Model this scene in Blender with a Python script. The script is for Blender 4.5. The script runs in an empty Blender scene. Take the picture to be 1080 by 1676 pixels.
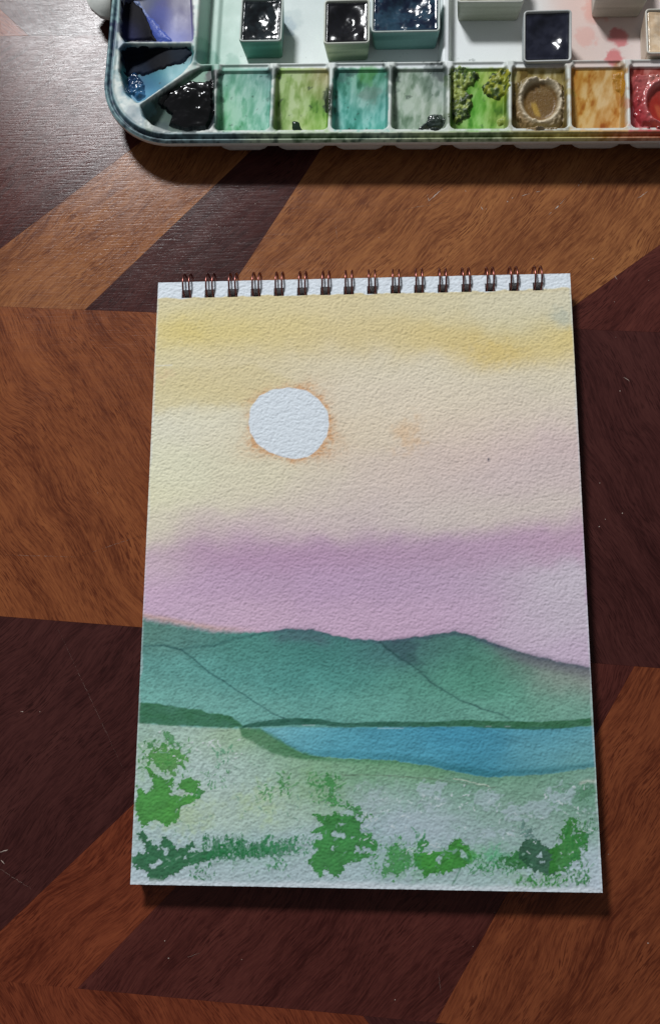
import bpy, bmesh, math, random
import numpy as np
from mathutils import Matrix, Vector

random.seed(4)
RNG = np.random.default_rng(7)
MM = 0.001
scene = bpy.context.scene
COL = scene.collection

# ------------------------------------------------------------------ camera
PAGE_Z = 7.5                                   # height of the painted page above the table (mm)
CAM_R = np.array([[0.99820819, 0.00497437, -0.05962934],
                  [0.00723021, 0.97920952, 0.20272255],
                  [0.05939804, -0.20279044, 0.97741900]])      # world -> camera
CAM_C = np.array([7.71923, -46.05677, 313.68007])              # mm
FPX, CX, CY = 1500.0, 540.0, 838.0

def proj(X, Y, Z):
    """world millimetres -> photograph pixels (vectorised)"""
    dx, dy, dz = X - CAM_C[0], Y - CAM_C[1], Z - CAM_C[2]
    a = CAM_R[0, 0]*dx + CAM_R[0, 1]*dy + CAM_R[0, 2]*dz
    b = CAM_R[1, 0]*dx + CAM_R[1, 1]*dy + CAM_R[1, 2]*dz
    c = CAM_R[2, 0]*dx + CAM_R[2, 1]*dy + CAM_R[2, 2]*dz
    return CX + FPX*a/-c, CY - FPX*b/-c

def un(px, py, z=0.0):
    """photograph pixel -> point (mm) on the horizontal plane at height z"""
    d = CAM_R.T @ np.array([(px-CX)/FPX, -(py-CY)/FPX, -1.0])
    p = CAM_C + d*((z-CAM_C[2])/d[2])
    return float(p[0]), float(p[1])

cam_data = bpy.data.cameras.new('camera')
cam = bpy.data.objects.new('camera', cam_data)
COL.objects.link(cam)
m = Matrix([list(r) for r in CAM_R.T]).to_4x4()
m.translation = Vector(CAM_C*MM)
cam.matrix_world = m
cam_data.sensor_fit = 'VERTICAL'
cam_data.sensor_height = 36.0
cam_data.lens = 36.0*FPX/1676.0
cam_data.clip_start = 0.01
cam_data.clip_end = 50
scene.camera = cam

# ------------------------------------------------------------------ light (a window in a dim room)
world = bpy.data.worlds.new('World')
scene.world = world
world.use_nodes = True
bg = world.node_tree.nodes['Background']
bg.inputs[0].default_value = (0.92, 0.96, 1.0, 1)
bg.inputs[1].default_value = 0.14

WIN_AIM = Vector((-0.092, 0.214, 0.0))
WIN_AZ, WIN_EL, WIN_D = math.radians(23.3), math.radians(48.0), 1.5
wd = Vector((-math.sin(WIN_AZ)*math.cos(WIN_EL), math.cos(WIN_AZ)*math.cos(WIN_EL), math.sin(WIN_EL)))
wl = bpy.data.lights.new('window_light', 'AREA')
wl.shape = 'RECTANGLE'
wl.size, wl.size_y = 0.28, 0.20
wl.energy = 25.0
wl.color = (0.97, 0.985, 1.0)
wo = bpy.data.objects.new('window_light', wl)
COL.objects.link(wo)
wo.location = WIN_AIM + wd*WIN_D
wo.rotation_euler = wd.to_track_quat('Z', 'Y').to_euler()

scene.view_settings.view_transform = 'Standard'
scene.view_settings.look = 'None'
scene.view_settings.exposure = 0.0
scene.view_settings.gamma = 1.0

# ------------------------------------------------------------------ numeric helpers
def sstep(a, b, x):
    t = np.clip((x-a)/(b-a), 0, 1)
    return t*t*(3-2*t)

def _hash(ix, iy, seed):
    h = (ix.astype(np.int64)*374761393 + iy.astype(np.int64)*668265263 + seed*1442695041) & 0xffffffff
    h = ((h ^ (h >> 13))*1274126177) & 0xffffffff
    h = ((h ^ (h >> 16))*2246822519) & 0xffffffff
    return ((h ^ (h >> 15)) & 0xffffff)/float(0xffffff)

def vnoise(x, y, seed=0):
    ix, iy = np.floor(x), np.floor(y)
    fx, fy = x-ix, y-iy
    fx = fx*fx*fx*(fx*(fx*6-15)+10); fy = fy*fy*fy*(fy*(fy*6-15)+10)
    a = _hash(ix, iy, seed); b = _hash(ix+1, iy, seed)
    c = _hash(ix, iy+1, seed); d = _hash(ix+1, iy+1, seed)
    return (a*(1-fx)+b*fx)*(1-fy) + (c*(1-fx)+d*fx)*fy

def fbm(x, y, seed=0, octv=4, gain=0.5):
    s, a, t = 0.0, 1.0, 0.0
    for k in range(octv):
        c, sn = math.cos(0.7*k+0.3), math.sin(0.7*k+0.3)
        s = s + a*vnoise((x*c-y*sn)*2**k + 17.3*k, (x*sn+y*c)*2**k + 5.1*k, seed+k*31)
        t += a; a *= gain
    return s/t                                   # 0..1, mean 0.5

def poly_sd(px, py, poly):
    """signed distance to a polygon, negative inside"""
    P = np.asarray(poly, float); n = len(P)
    d = np.full(px.shape, 1e18); ins = np.zeros(px.shape, bool)
    for i in range(n):
        a, b = P[i], P[(i+1) % n]
        ex, ey = b-a
        wx, wy = px-a[0], py-a[1]
        t = np.clip((wx*ex+wy*ey)/(ex*ex+ey*ey+1e-12), 0, 1)
        d = np.minimum(d, (wx-ex*t)**2 + (wy-ey*t)**2)
        c = (a[1] > py) != (b[1] > py)
        with np.errstate(divide='ignore', invalid='ignore'):
            xi = a[0] + (py-a[1])/(ey if ey != 0 else 1e-12)*ex
        ins ^= c & (px < xi)
    d = np.sqrt(d)
    return np.where(ins, -d, d)

def line_d(px, py, pts):
    P = np.asarray(pts, float)
    d = np.full(px.shape, 1e18)
    for a, b in zip(P[:-1], P[1:]):
        ex, ey = b-a
        wx, wy = px-a[0], py-a[1]
        t = np.clip((wx*ex+wy*ey)/(ex*ex+ey*ey+1e-12), 0, 1)
        d = np.minimum(d, (wx-ex*t)**2 + (wy-ey*t)**2)
    return np.sqrt(d)

def lin(c):
    c = np.asarray(c, float)/255.0
    return np.where(c <= 0.04045, c/12.92, ((c+0.055)/1.055)**2.4)

def mixc(base, colour, k):
    return base*(1-k[..., None]) + np.asarray(colour)*k[..., None]

def field(px, py, pts, sx=45., sy=25., gain=1.0):
    """smooth wash of colour from scattered control points (x, y, r, g, b[, size])"""
    num = np.zeros(px.shape+(3,)); den = np.full(px.shape, 1e-9)
    for p in pts:
        s = p[5] if len(p) > 5 else 1.0
        q = ((px-p[0])/(sx*s))**2 + ((py-p[1])/(sy*s))**2
        w = np.exp(-0.5*q) + 2e-3/(1+q)
        num += w[..., None]*(lin(p[2:5])*gain); den += w
    return num/den[..., None]

# ------------------------------------------------------------------ object helpers
def link(name, mesh, mat=None, parent=None):
    o = bpy.data.objects.new(name, mesh)
    COL.objects.link(o)
    if mat is not None and mesh is not None and len(mesh.materials) == 0:
        mesh.materials.append(mat)
    if parent is not None:
        o.parent = parent
    return o

def tag(o, label=None, cat=None, group=None, kind=None):
    if label: o['label'] = label
    if cat: o['category'] = cat
    if group: o['group'] = group
    if kind: o['kind'] = kind
    return o

def empty(name, loc=(0, 0, 0), rz=0.0):
    o = bpy.data.objects.new(name, None)
    COL.objects.link(o)
    o.empty_display_size = 0.01
    o.location = Vector(loc)*MM
    o.rotation_euler = (0, 0, rz)
    return o

def np_mesh(name, verts, faces, cols=None, smooth=True, extra=None):
    """verts (N,3) mm, faces (M,4) int"""
    me = bpy.data.meshes.new(name)
    verts = np.asarray(verts, np.float32)*np.float32(MM)
    faces = np.asarray(faces, np.int32)
    me.vertices.add(len(verts)); me.vertices.foreach_set('co', verts.ravel())
    k = faces.shape[1]
    me.loops.add(faces.size); me.loops.foreach_set('vertex_index', faces.ravel())
    me.polygons.add(len(faces))
    me.polygons.foreach_set('loop_start', np.arange(0, faces.size, k, dtype=np.int32))
    me.polygons.foreach_set('loop_total', np.full(len(faces), k, np.int32))
    me.polygons.foreach_set('use_smooth', np.full(len(faces), smooth, bool))
    me.update(calc_edges=True)
    if cols is not None:
        at = me.color_attributes.new('pigment', 'FLOAT_COLOR', 'POINT')
        c4 = np.ones((len(verts), 4), np.float32); c4[:, :3] = np.clip(cols, 0.003, 0.95)
        at.data.foreach_set('color', c4.ravel())
    for nm, arr in (extra or {}).items():
        at = me.attributes.new(nm, 'FLOAT', 'POINT')
        at.data.foreach_set('value', np.asarray(arr, np.float32).ravel())
    return me

def grid_faces(nx, ny, keep=None):
    i = np.arange(ny*nx).reshape(ny, nx)
    f = np.stack([i[:-1, :-1], i[:-1, 1:], i[1:, 1:], i[1:, :-1]], -1)
    if keep is not None:
        return f[keep]
    return f.reshape(-1, 4)

def compact(verts, faces, *arrs):
    used = np.unique(faces)
    remap = np.full(len(verts), -1, np.int64); remap[used] = np.arange(len(used))
    return (verts[used], remap[faces]) + tuple(a[used] for a in arrs)

def bm_obj(name, bm, mat, parent=None, smooth=False):
    me = bpy.data.meshes.new(name)
    bm.normal_update()
    bm.to_mesh(me); bm.free()
    if smooth:
        for p in me.polygons: p.use_smooth = True
    return link(name, me, mat, parent)

# ------------------------------------------------------------------ materials
def new_mat(name):
    mt = bpy.data.materials.new(name); mt.use_nodes = True
    nt = mt.node_tree
    return mt, nt, nt.nodes['Principled BSDF']

def N(nt, typ, **kw):
    n = nt.nodes.new(typ)
    for k, v in kw.items(): setattr(n, k, v)
    return n

def noise(nt, vec, scale, detail=4.0, rough=0.55, dist=0.0):
    n = N(nt, 'ShaderNodeTexNoise')
    n.inputs['Scale'].default_value = scale
    n.inputs['Detail'].default_value = detail
    n.inputs['Roughness'].default_value = rough
    n.inputs['Distortion'].default_value = dist
    nt.links.new(vec, n.inputs['Vector'])
    return n.outputs['Fac']

def mrange(nt, val, a, b, c, d):
    n = N(nt, 'ShaderNodeMapRange')
    for i, v in zip((1, 2, 3, 4), (a, b, c, d)): n.inputs[i].default_value = v
    nt.links.new(val, n.inputs[0])
    return n.outputs[0]

def math_n(nt, op, a, b=None):
    n = N(nt, 'ShaderNodeMath', operation=op)
    for i, v in enumerate((a, b)):
        if v is None: continue
        if isinstance(v, (int, float)): n.inputs[i].default_value = v
        else: nt.links.new(v, n.inputs[i])
    return n.outputs[0]

def mapping(nt, vec, scale, loc=(0, 0, 0), rot=(0, 0, 0)):
    n = N(nt, 'ShaderNodeMapping')
    n.inputs['Scale'].default_value = scale
    n.inputs['Location'].default_value = loc
    n.inputs['Rotation'].default_value = rot
    nt.links.new(vec, n.inputs['Vector'])
    return n.outputs[0]

def mixrgb(nt, fac, a, b, mode='MIX'):
    n = N(nt, 'ShaderNodeMix', data_type='RGBA', blend_type=mode)
    if isinstance(fac, (int, float)): n.inputs['Factor'].default_value = fac
    else: nt.links.new(fac, n.inputs['Factor'])
    for nm, v in (('A', a), ('B', b)):
        s = [q for q in n.inputs if q.name == nm and q.type == 'RGBA'][0]
        if isinstance(v, (tuple, list)): s.default_value = tuple(v)+((1,) if len(v) == 3 else ())
        else: nt.links.new(v, s)
    return [q for q in n.outputs if q.type == 'RGBA'][0]

def make_wood():
    mt, nt, bs = new_mat('varnished_parquet_wood')
    tc = N(nt, 'ShaderNodeTexCoord'); oi = N(nt, 'ShaderNodeObjectInfo'); geo = N(nt, 'ShaderNodeNewGeometry')
    L = nt.links.new
    off = N(nt, 'ShaderNodeCombineXYZ')
    L(math_n(nt, 'MULTIPLY', oi.outputs['Random'], 913.0), off.inputs[0])
    L(math_n(nt, 'MULTIPLY', oi.outputs['Random'], 377.0), off.inputs[1])
    mm = N(nt, 'ShaderNodeVectorMath', operation='MULTIPLY_ADD')
    L(tc.outputs['Object'], mm.inputs[0]); mm.inputs[1].default_value = (1000,)*3
    L(off.outputs[0], mm.inputs[2])
    P = mm.outputs[0]                                        # mm, x along the grain
    wv = N(nt, 'ShaderNodeTexNoise'); wv.inputs['Scale'].default_value = 0.016; wv.inputs['Detail'].default_value = 2
    L(P, wv.inputs['Vector'])
    ws = N(nt, 'ShaderNodeVectorMath', operation='MULTIPLY_ADD')
    L(wv.outputs['Color'], ws.inputs[0]); ws.inputs[1].default_value = (6, 24, 0); L(P, ws.inputs[2])
    W = ws.outputs[0]
    bands = noise(nt, mapping(nt, W, (0.008, 0.16, 1)), 1.0, 4, 0.6)
    fig = noise(nt, mapping(nt, W, (0.020, 0.045, 1)), 1.0, 3, 0.55)
    fib = noise(nt, mapping(nt, W, (0.13, 1.3, 1)), 1.0, 3, 0.6)
    por = noise(nt, mapping(nt, W, (0.24, 2.3, 1), (31, 7, 0)), 1.0, 2, 0.5)
    fle = noise(nt, mapping(nt, W, (0.20, 2.0, 1), (71, 47, 0)), 1.0, 2, 0.5)
    clump = noise(nt, mapping(nt, W, (0.05, 0.11, 1), (11, 5, 0)), 1.0, 3, 0.6)
    base = oi.outputs['Color']
    dark = mixrgb(nt, 1.0, base, (0.44, 0.34, 0.36), 'MULTIPLY')
    lite = mixrgb(nt, 1.0, base, (1.38, 1.52, 1.45), 'MULTIPLY')
    t = math_n(nt, 'ADD', mrange(nt, bands, 0.3, 0.7, -0.30, 0.30), mrange(nt, fig, 0.3, 0.7, -0.22, 0.22))
    t = math_n(nt, 'ADD', t, mrange(nt, fib, 0.3, 0.7, -0.30, 0.30))
    t = math_n(nt, 'ADD', t, 0.5)
    c = mixrgb(nt, mrange(nt, t, 0.0, 0.5, 0, 1), dark, base)
    c = mixrgb(nt, mrange(nt, t, 0.5, 1.0, 0, 1), c, lite)
    pk = math_n(nt, 'MULTIPLY', mrange(nt, por, 0.51, 0.60, 0.0, 0.9), mrange(nt, clump, 0.35, 0.62, 0.15, 1.0))
    c = mixrgb(nt, pk, c, dark)
    fk = math_n(nt, 'MULTIPLY', mrange(nt, fle, 0.55, 0.68, 0.0, 0.65), mrange(nt, clump, 0.62, 0.38, 0.15, 1.0))
    c = mixrgb(nt, fk, c, lite)
    L(c, bs.inputs['Base Color'])
    bs.inputs['Roughness'].default_value = 0.6
    bs.inputs['Specular IOR Level'].default_value = 0.05
    bp = N(nt, 'ShaderNodeBump'); bp.inputs['Strength'].default_value = 0.3; bp.inputs['Distance'].default_value = 0.00008
    L(math_n(nt, 'SUBTRACT', fib, pk), bp.inputs['Height']); L(bp.outputs[0], bs.inputs['Normal'])
    # worn varnish: fine brush lines running across the table, smudges
    wp = N(nt, 'ShaderNodeVectorMath', operation='SCALE'); wp.inputs['Scale'].default_value = 1000
    L(geo.outputs['Position'], wp.inputs[0])
    brush = noise(nt, mapping(nt, wp.outputs[0], (0.09, 1.5, 1), rot=(0, 0, math.radians(3))), 1.0, 4, 0.7)
    smud = noise(nt, wp.outputs[0], 0.035, 4, 0.6)
    bs.inputs['Coat Weight'].default_value = 0.22
    bs.inputs['Coat IOR'].default_value = 1.5
    ro = math_n(nt, 'ADD', mrange(nt, brush, 0.35, 0.7, 0.10, 0.24), mrange(nt, smud, 0.3, 0.7, -0.02, 0.07))
    L(ro, bs.inputs['Coat Roughness'])
    cb = N(nt, 'ShaderNodeBump'); cb.inputs['Strength'].default_value = 0.5; cb.inputs['Distance'].default_value = 0.00010
    L(math_n(nt, 'ADD', brush, math_n(nt, 'MULTIPLY', fib, 0.12)), cb.inputs['Height'])
    L(cb.outputs[0], bs.inputs['Coat Normal'])
    return mt

def make_pigment(name, rough=0.6, spec=0.3, bump=0.0, bscale=3.0, rough_attr=None, var=0.0):
    """colour comes from the per-vertex pigment laid on the surface; fine breakup from noise"""
    mt, nt, bs = new_mat(name)
    L = nt.links.new
    at = N(nt, 'ShaderNodeVertexColor', layer_name='pigment')
    tc = N(nt, 'ShaderNodeTexCoord')
    c = at.outputs['Color']
    mpos = mapping(nt, tc.outputs['Object'], (1000, 1000, 1000))
    if var > 0:
        n1 = noise(nt, mpos, 1.7, 4, 0.7)
        v = mrange(nt, n1, 0.25, 0.75, 1-var, 1+var)
        hv = N(nt, 'ShaderNodeHueSaturation'); L(v, hv.inputs['Value']); L(c, hv.inputs['Color'])
        c = hv.outputs[0]
    L(c, bs.inputs['Base Color'])
    if rough_attr:
        ra = N(nt, 'ShaderNodeAttribute', attribute_name=rough_attr)
        L(ra.outputs['Fac'], bs.inputs['Roughness'])
    else:
        bs.inputs['Roughness'].default_value = rough
    bs.inputs['Specular IOR Level'].default_value = spec
    if bump > 0:
        bp = N(nt, 'ShaderNodeBump'); bp.inputs['Strength'].default_value = 0.6; bp.inputs['Distance'].default_value = bump*MM
        L(noise(nt, mpos, bscale, 3, 0.55, 0.6), bp.inputs['Height']); L(bp.outputs[0], bs.inputs['Normal'])
    return mt

def make_plain(name, col, rough=0.5, metal=0.0, spec=0.5, var=0.12, scale=0.8):
    mt, nt, bs = new_mat(name)
    tc = N(nt, 'ShaderNodeTexCoord')
    n = noise(nt, mapping(nt, tc.outputs['Object'], (1000,)*3), scale, 4, 0.6)
    lo = tuple(max(0, q*(1-var)) for q in col); hi = tuple(min(1, q*(1+var)) for q in col)
    nt.links.new(mixrgb(nt, mrange(nt, n, 0.3, 0.7, 0, 1), lo, hi), bs.inputs['Base Color'])
    bs.inputs['Roughness'].default_value = rough
    bs.inputs['Metallic'].default_value = metal
    bs.inputs['Specular IOR Level'].default_value = spec
    return mt

M_WOOD = make_wood()
M_PAINTING = make_pigment('watercolour_on_cold_press_paper', 0.85, 0.18, var=0.06)
M_PAPER = make_plain('cold_press_paper', (0.80, 0.81, 0.82), 0.85, spec=0.2, var=0.03)
M_BOARD = make_plain('grey_board', (0.10, 0.09, 0.085), 0.8, spec=0.2)
M_WIRE = make_plain('copper_brown_wire', (0.26, 0.10, 0.085), 0.3, metal=1.0, var=0.15)
M_TRAY = make_pigment('stained_white_plastic', 0.4, 0.32, bump=0.05, bscale=0.9, rough_attr='gloss', var=0.04)
M_UNDER = make_plain('white_plastic', (0.66, 0.68, 0.64), 0.45, var=0.06)
M_CUP = make_pigment('stained_pan_plastic', 0.45, 0.5, bump=0.04, bscale=1.4, var=0.12)
M_WET = make_pigment('glossy_paint', 0.17, 0.55, bump=0.07, bscale=0.5, var=0.1)
M_MATT = make_pigment('matt_dark_paint', 0.7, 0.12, bump=0.05, bscale=0.8, var=0.15)
M_DRY = make_pigment('dry_paint', 0.42, 0.45, bump=0.25, bscale=1.6, var=0.2)
M_SCRATCH = make_plain('white_scuff', (0.42, 0.34, 0.29), 0.6, var=0.3, scale=2.0)

# ------------------------------------------------------------------ table top of parquet planks
table = empty('table_top', (0, 0, 0))
tag(table, 'dark red brown varnished parquet table top', kind='structure')
sub = bmesh.new()
bmesh.ops.create_cube(sub, size=1.0, matrix=Matrix.Translation((0, 0.035, -0.0145)) @ Matrix.Diagonal((0.838, 0.80, 0.020, 1)))
bm_obj('table_core', sub, M_BOARD, table)

def plank(pts, grain_deg, colour):
    """one flush piece of the parquet with slightly eased edges"""
    P = np.array(pts, float)
    A = 0.5*np.sum(P[:, 0]*np.roll(P[:, 1], -1) - np.roll(P[:, 0], -1)*P[:, 1])
    if A < 0: P = P[::-1]
    c = P.mean(0); a = math.radians(grain_deg)
    ca, sa = math.cos(-a), math.sin(-a)
    Q = P-c
    Q = np.stack([Q[:, 0]*ca-Q[:, 1]*sa, Q[:, 0]*sa+Q[:, 1]*ca], 1)
    n = len(Q)
    def inset(Q, d):
        out = []
        for i in range(n):
            p0, p1, p2 = Q[i-1], Q[i], Q[(i+1) % n]
            e1 = (p1-p0)/np.linalg.norm(p1-p0); e2 = (p2-p1)/np.linalg.norm(p2-p1)
            n1 = np.array([-e1[1], e1[0]]); n2 = np.array([-e2[1], e2[0]])
            b = n1+n2; b /= max(1e-6, (b@b)/2)
            out.append(p1+b*d)
        return np.array(out)
    O = inset(Q, 0.008); I = inset(Q, 0.035)
    bm = bmesh.new()
    rings = []
    for R_, z in ((O, -4.0), (O, -0.03), (I, 0.0)):
        rings.append([bm.verts.new((x*MM, y*MM, z*MM)) for x, y in R_])
    for r0, r1 in zip(rings[:-1], rings[1:]):
        for i in range(n):
            bm.faces.new((r0[i], r0[(i+1) % n], r1[(i+1) % n], r1[i]))
    bm.faces.new(rings[-1])
    o = bm_obj('plank', bm, M_WOOD, table)
    o.location = (c[0]*MM, c[1]*MM, 0)
    o.rotation_euler = (0, 0, a)
    o.color = tuple(colour)+(1,)
    return o

WOOD_AMBER = (0.255, 0.092, 0.033)
WOOD_ORANGE = (0.205, 0.058, 0.020)
WOOD_RED = (0.165, 0.036, 0.015)
WOOD_DARK = (0.053, 0.0140, 0.0125)
WOOD_DARKRED = (0.078, 0.0185, 0.0145)

def crossing(p, q, r, s):
    """where the lines pq and rs meet"""
    p, q, r, s = (np.array(v, float) for v in (p, q, r, s))
    d1, d2 = q-p, s-r
    t = ((r[0]-p[0])*d2[1]-(r[1]-p[1])*d2[0])/(d1[0]*d2[1]-d1[1]*d2[0])
    return tuple(p+d1*t)

XL, XR = -420., 420.
def rowline(p, q):
    f = lambda x: p[1] + (q[1]-p[1])*(x-p[0])/(q[0]-p[0])
    return (XL, f(XL)), (XR, f(XR))
ROWS = [rowline((-144, 455), (100, 447)), rowline((-144, 333.5), (100, 326)),
        rowline((-144, 215.5), (100, 208)),
        rowline((-134.9, 98.8), (100, 84)),
        rowline((-125.7, -17.4), (97.7, -34.6)),
        rowline((-116.3, -135.0), (-45.1, -139.6)),
        rowline((-116.3, -252.0), (-45.1, -256.6)), rowline((-116.3, -370.0), (-45.1, -374.6))]

def fill_row(top, bot, cuts, cols, grains):
    """cuts: list of (point, point) lines across the row from left to right"""
    ends = [((XL, -1000), (XL, 1000))] + cuts + [((XR, -1000), (XR, 1000))]
    for i, (c, g) in enumerate(zip(cols, grains)):
        a, b = ends[i], ends[i+1]
        plank([crossing(*a, *bot), crossing(*b, *bot), crossing(*b, *top), crossing(*a, *top)], g, c)

def diag(x, y, deg): 
    return ((x, y), (x+100*math.cos(math.radians(deg)), y+100*math.sin(math.radians(deg))))

fill_row(ROWS[0], ROWS[1], [diag(-180, 330, 45), diag(-60, 330, 50), diag(60, 330, 45), diag(190, 330, 45)],
         [WOOD_RED, WOOD_DARK, WOOD_ORANGE, WOOD_DARKRED, WOOD_AMBER], [45, 40, 50, 45, 40])
fill_row(ROWS[1], ROWS[2], [diag(-240, 212, 135), diag(-130, 212, 135), diag(-20, 212, 130), diag(110, 212, 135)],
         [WOOD_ORANGE, WOOD_RED, WOOD_DARK, WOOD_AMBER, WOOD_DARKRED], [135, 135, 130, 135, 140])
# the row below the palette
fill_row(ROWS[2], ROWS[3], [diag(-290, 100, 46), (un(0, 408), un(181, 270)), (un(150, 497), un(348, 307)), (un(385, 460), un(525, 245)),
                            (un(940, 500), un(1080, 400)), diag(190, 88, 45)],
         [WOOD_ORANGE, WOOD_DARKRED, WOOD_AMBER, WOOD_DARK, WOOD_AMBER, WOOD_DARKRED, WOOD_ORANGE],
         [48, 44, 44, 47, 47, 40, 46])
# the row that runs under the pad
fill_row(ROWS[3], ROWS[4], [diag(-230, -10, 132), diag(62, -28, 132), diag(270, -30, 135)],
         [WOOD_DARK, WOOD_ORANGE, WOOD_DARK, WOOD_ORANGE], [128, 127, 115, 130])
# the row at the pad's foot
fill_row(ROWS[4], ROWS[5], [diag(-240, -110, 45), (un(0, 1525), un(215, 1320)), (un(130, 1615), un(280, 1460)), (un(720, 1660), un(1035, 1095)), diag(140, -140, 48)],
         [WOOD_RED, WOOD_DARK, WOOD_RED, WOOD_DARKRED, (0.175, 0.044, 0.017), WOOD_DARK],
         [50, 48, 45, 52, 54, 50])
fill_row(ROWS[5], ROWS[6], [diag(-200, -240, 135), diag(90, -250, 130), diag(190, -250, 135)],
         [WOOD_DARK, WOOD_RED, WOOD_DARK, WOOD_AMBER], [130, 128, 135, 132])
fill_row(ROWS[6], ROWS[7], [diag(-160, -360, 45), diag(-10, -370, 48), diag(130, -370, 45)],
         [WOOD_ORANGE, WOOD_DARK, WOOD_RED, WOOD_DARKRED], [45, 48, 45, 50])

def scuffs():
    """scratches and specks of the worn varnish, thin raised flakes"""
    bm = bmesh.new()
    def stroke(x0, y0, x1, y1, w):
        a, b = np.array(un(x0, y0)), np.array(un(x1, y1))
        n = max(2, int(np.linalg.norm(b-a)/0.7))
        d = (b-a)/np.linalg.norm(b-a); pr = np.array([-d[1], d[0]])
        prev = None
        for k in range(n+1):
            t = k/n
            p = a+(b-a)*t + pr*random.uniform(-0.12, 0.12)
            ww = w*math.sin(math.pi*min(max(t, 0.08), 0.92))*random.uniform(0.35, 1.0)
            cur = [bm.verts.new(((p+pr*s*ww)[0]*MM, (p+pr*s*ww)[1]*MM, z*MM)) for s, z in ((-0.5, 0.012), (0, 0.05), (0.5, 0.012))]
            if prev and random.random() < 0.86:
                for j in (0, 1): bm.faces.new((prev[j], cur[j], cur[j+1], prev[j+1]))
            prev = cur
    for s in ((698, 332, 724, 309, .35), (640, 346, 738, 330, .12), (699, 318, 702, 332, .25), (897, 352, 920, 331, .4), (905, 345, 925, 325, .25),
              (945, 305, 951, 296, .3), (1040, 327, 1062, 311, .25), (850, 322, 868, 316, .25), (876, 314, 884, 313, .3), (760, 311, 764, 316, .3),
              (786, 338, 790, 344, .3), (548, 360, 552, 395, .12), (0, 908, 130, 912, .09), (130, 911, 232, 876, .09), (96, 1030, 205, 1265, .06),
              (34, 1165, 43, 1165, .3), (0, 1395, 14, 1391, .5), (2, 1408, 8, 1414, .6), (0, 1422, 52, 1455, .07), (1019, 617, 1030, 624, .35),
              (88, 60, 90, 118, .12), (716, 1585, 722, 1630, .06), (268, 330, 282, 322, .3), (1004, 450, 1010, 458, .2), (300, 1570, 330, 1558, .06)):
        stroke(*s)
    spots = [(1007, 552), (1061, 459), (1005, 494), (46, 520), (137, 213), (182, 270), (224, 297), (355, 368), (270, 1540), (990, 850), (980, 862),
             (1014, 640), (838, 324), (830, 330), (795, 342), (185, 540), (66, 1165)]
    spots += [(random.uniform(0, 1080), random.uniform(250, 1650)) for _ in range(46)]
    for x, y in spots:
        p = un(x, y); r = random.uniform(0.08, 0.24)
        bmesh.ops.create_cone(bm, cap_ends=True, segments=6, radius1=r*MM, radius2=r*0.4*MM, depth=0.06*MM,
                              matrix=Matrix.Translation((p[0]*MM, p[1]*MM, 0.04*MM)) @ Matrix.Diagonal((random.uniform(.6, 1.5), 1, 1, 1)))
    o = bm_obj('scratches', bm, M_SCRATCH, table)
    tag(o, kind='stuff')
scuffs()

# ------------------------------------------------------------------ sketch pad
PW, PH = 148.0, 206.85
pad = empty('sketch_pad', (0, 0, 0))
tag(pad, 'wire bound watercolour pad open at a painted sunset lake landscape', 'sketch pad')

hx0 = un(306, 482, PAGE_Z)[0]; hx1 = un(880, 467, PAGE_Z)[0]
HOLES = [hx0+(hx1-hx0)*k/15 for k in range(16)]
HOLE_Y, HOLE_W, HOLE_H = PH/2-4.7, 3.7, 3.1

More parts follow.
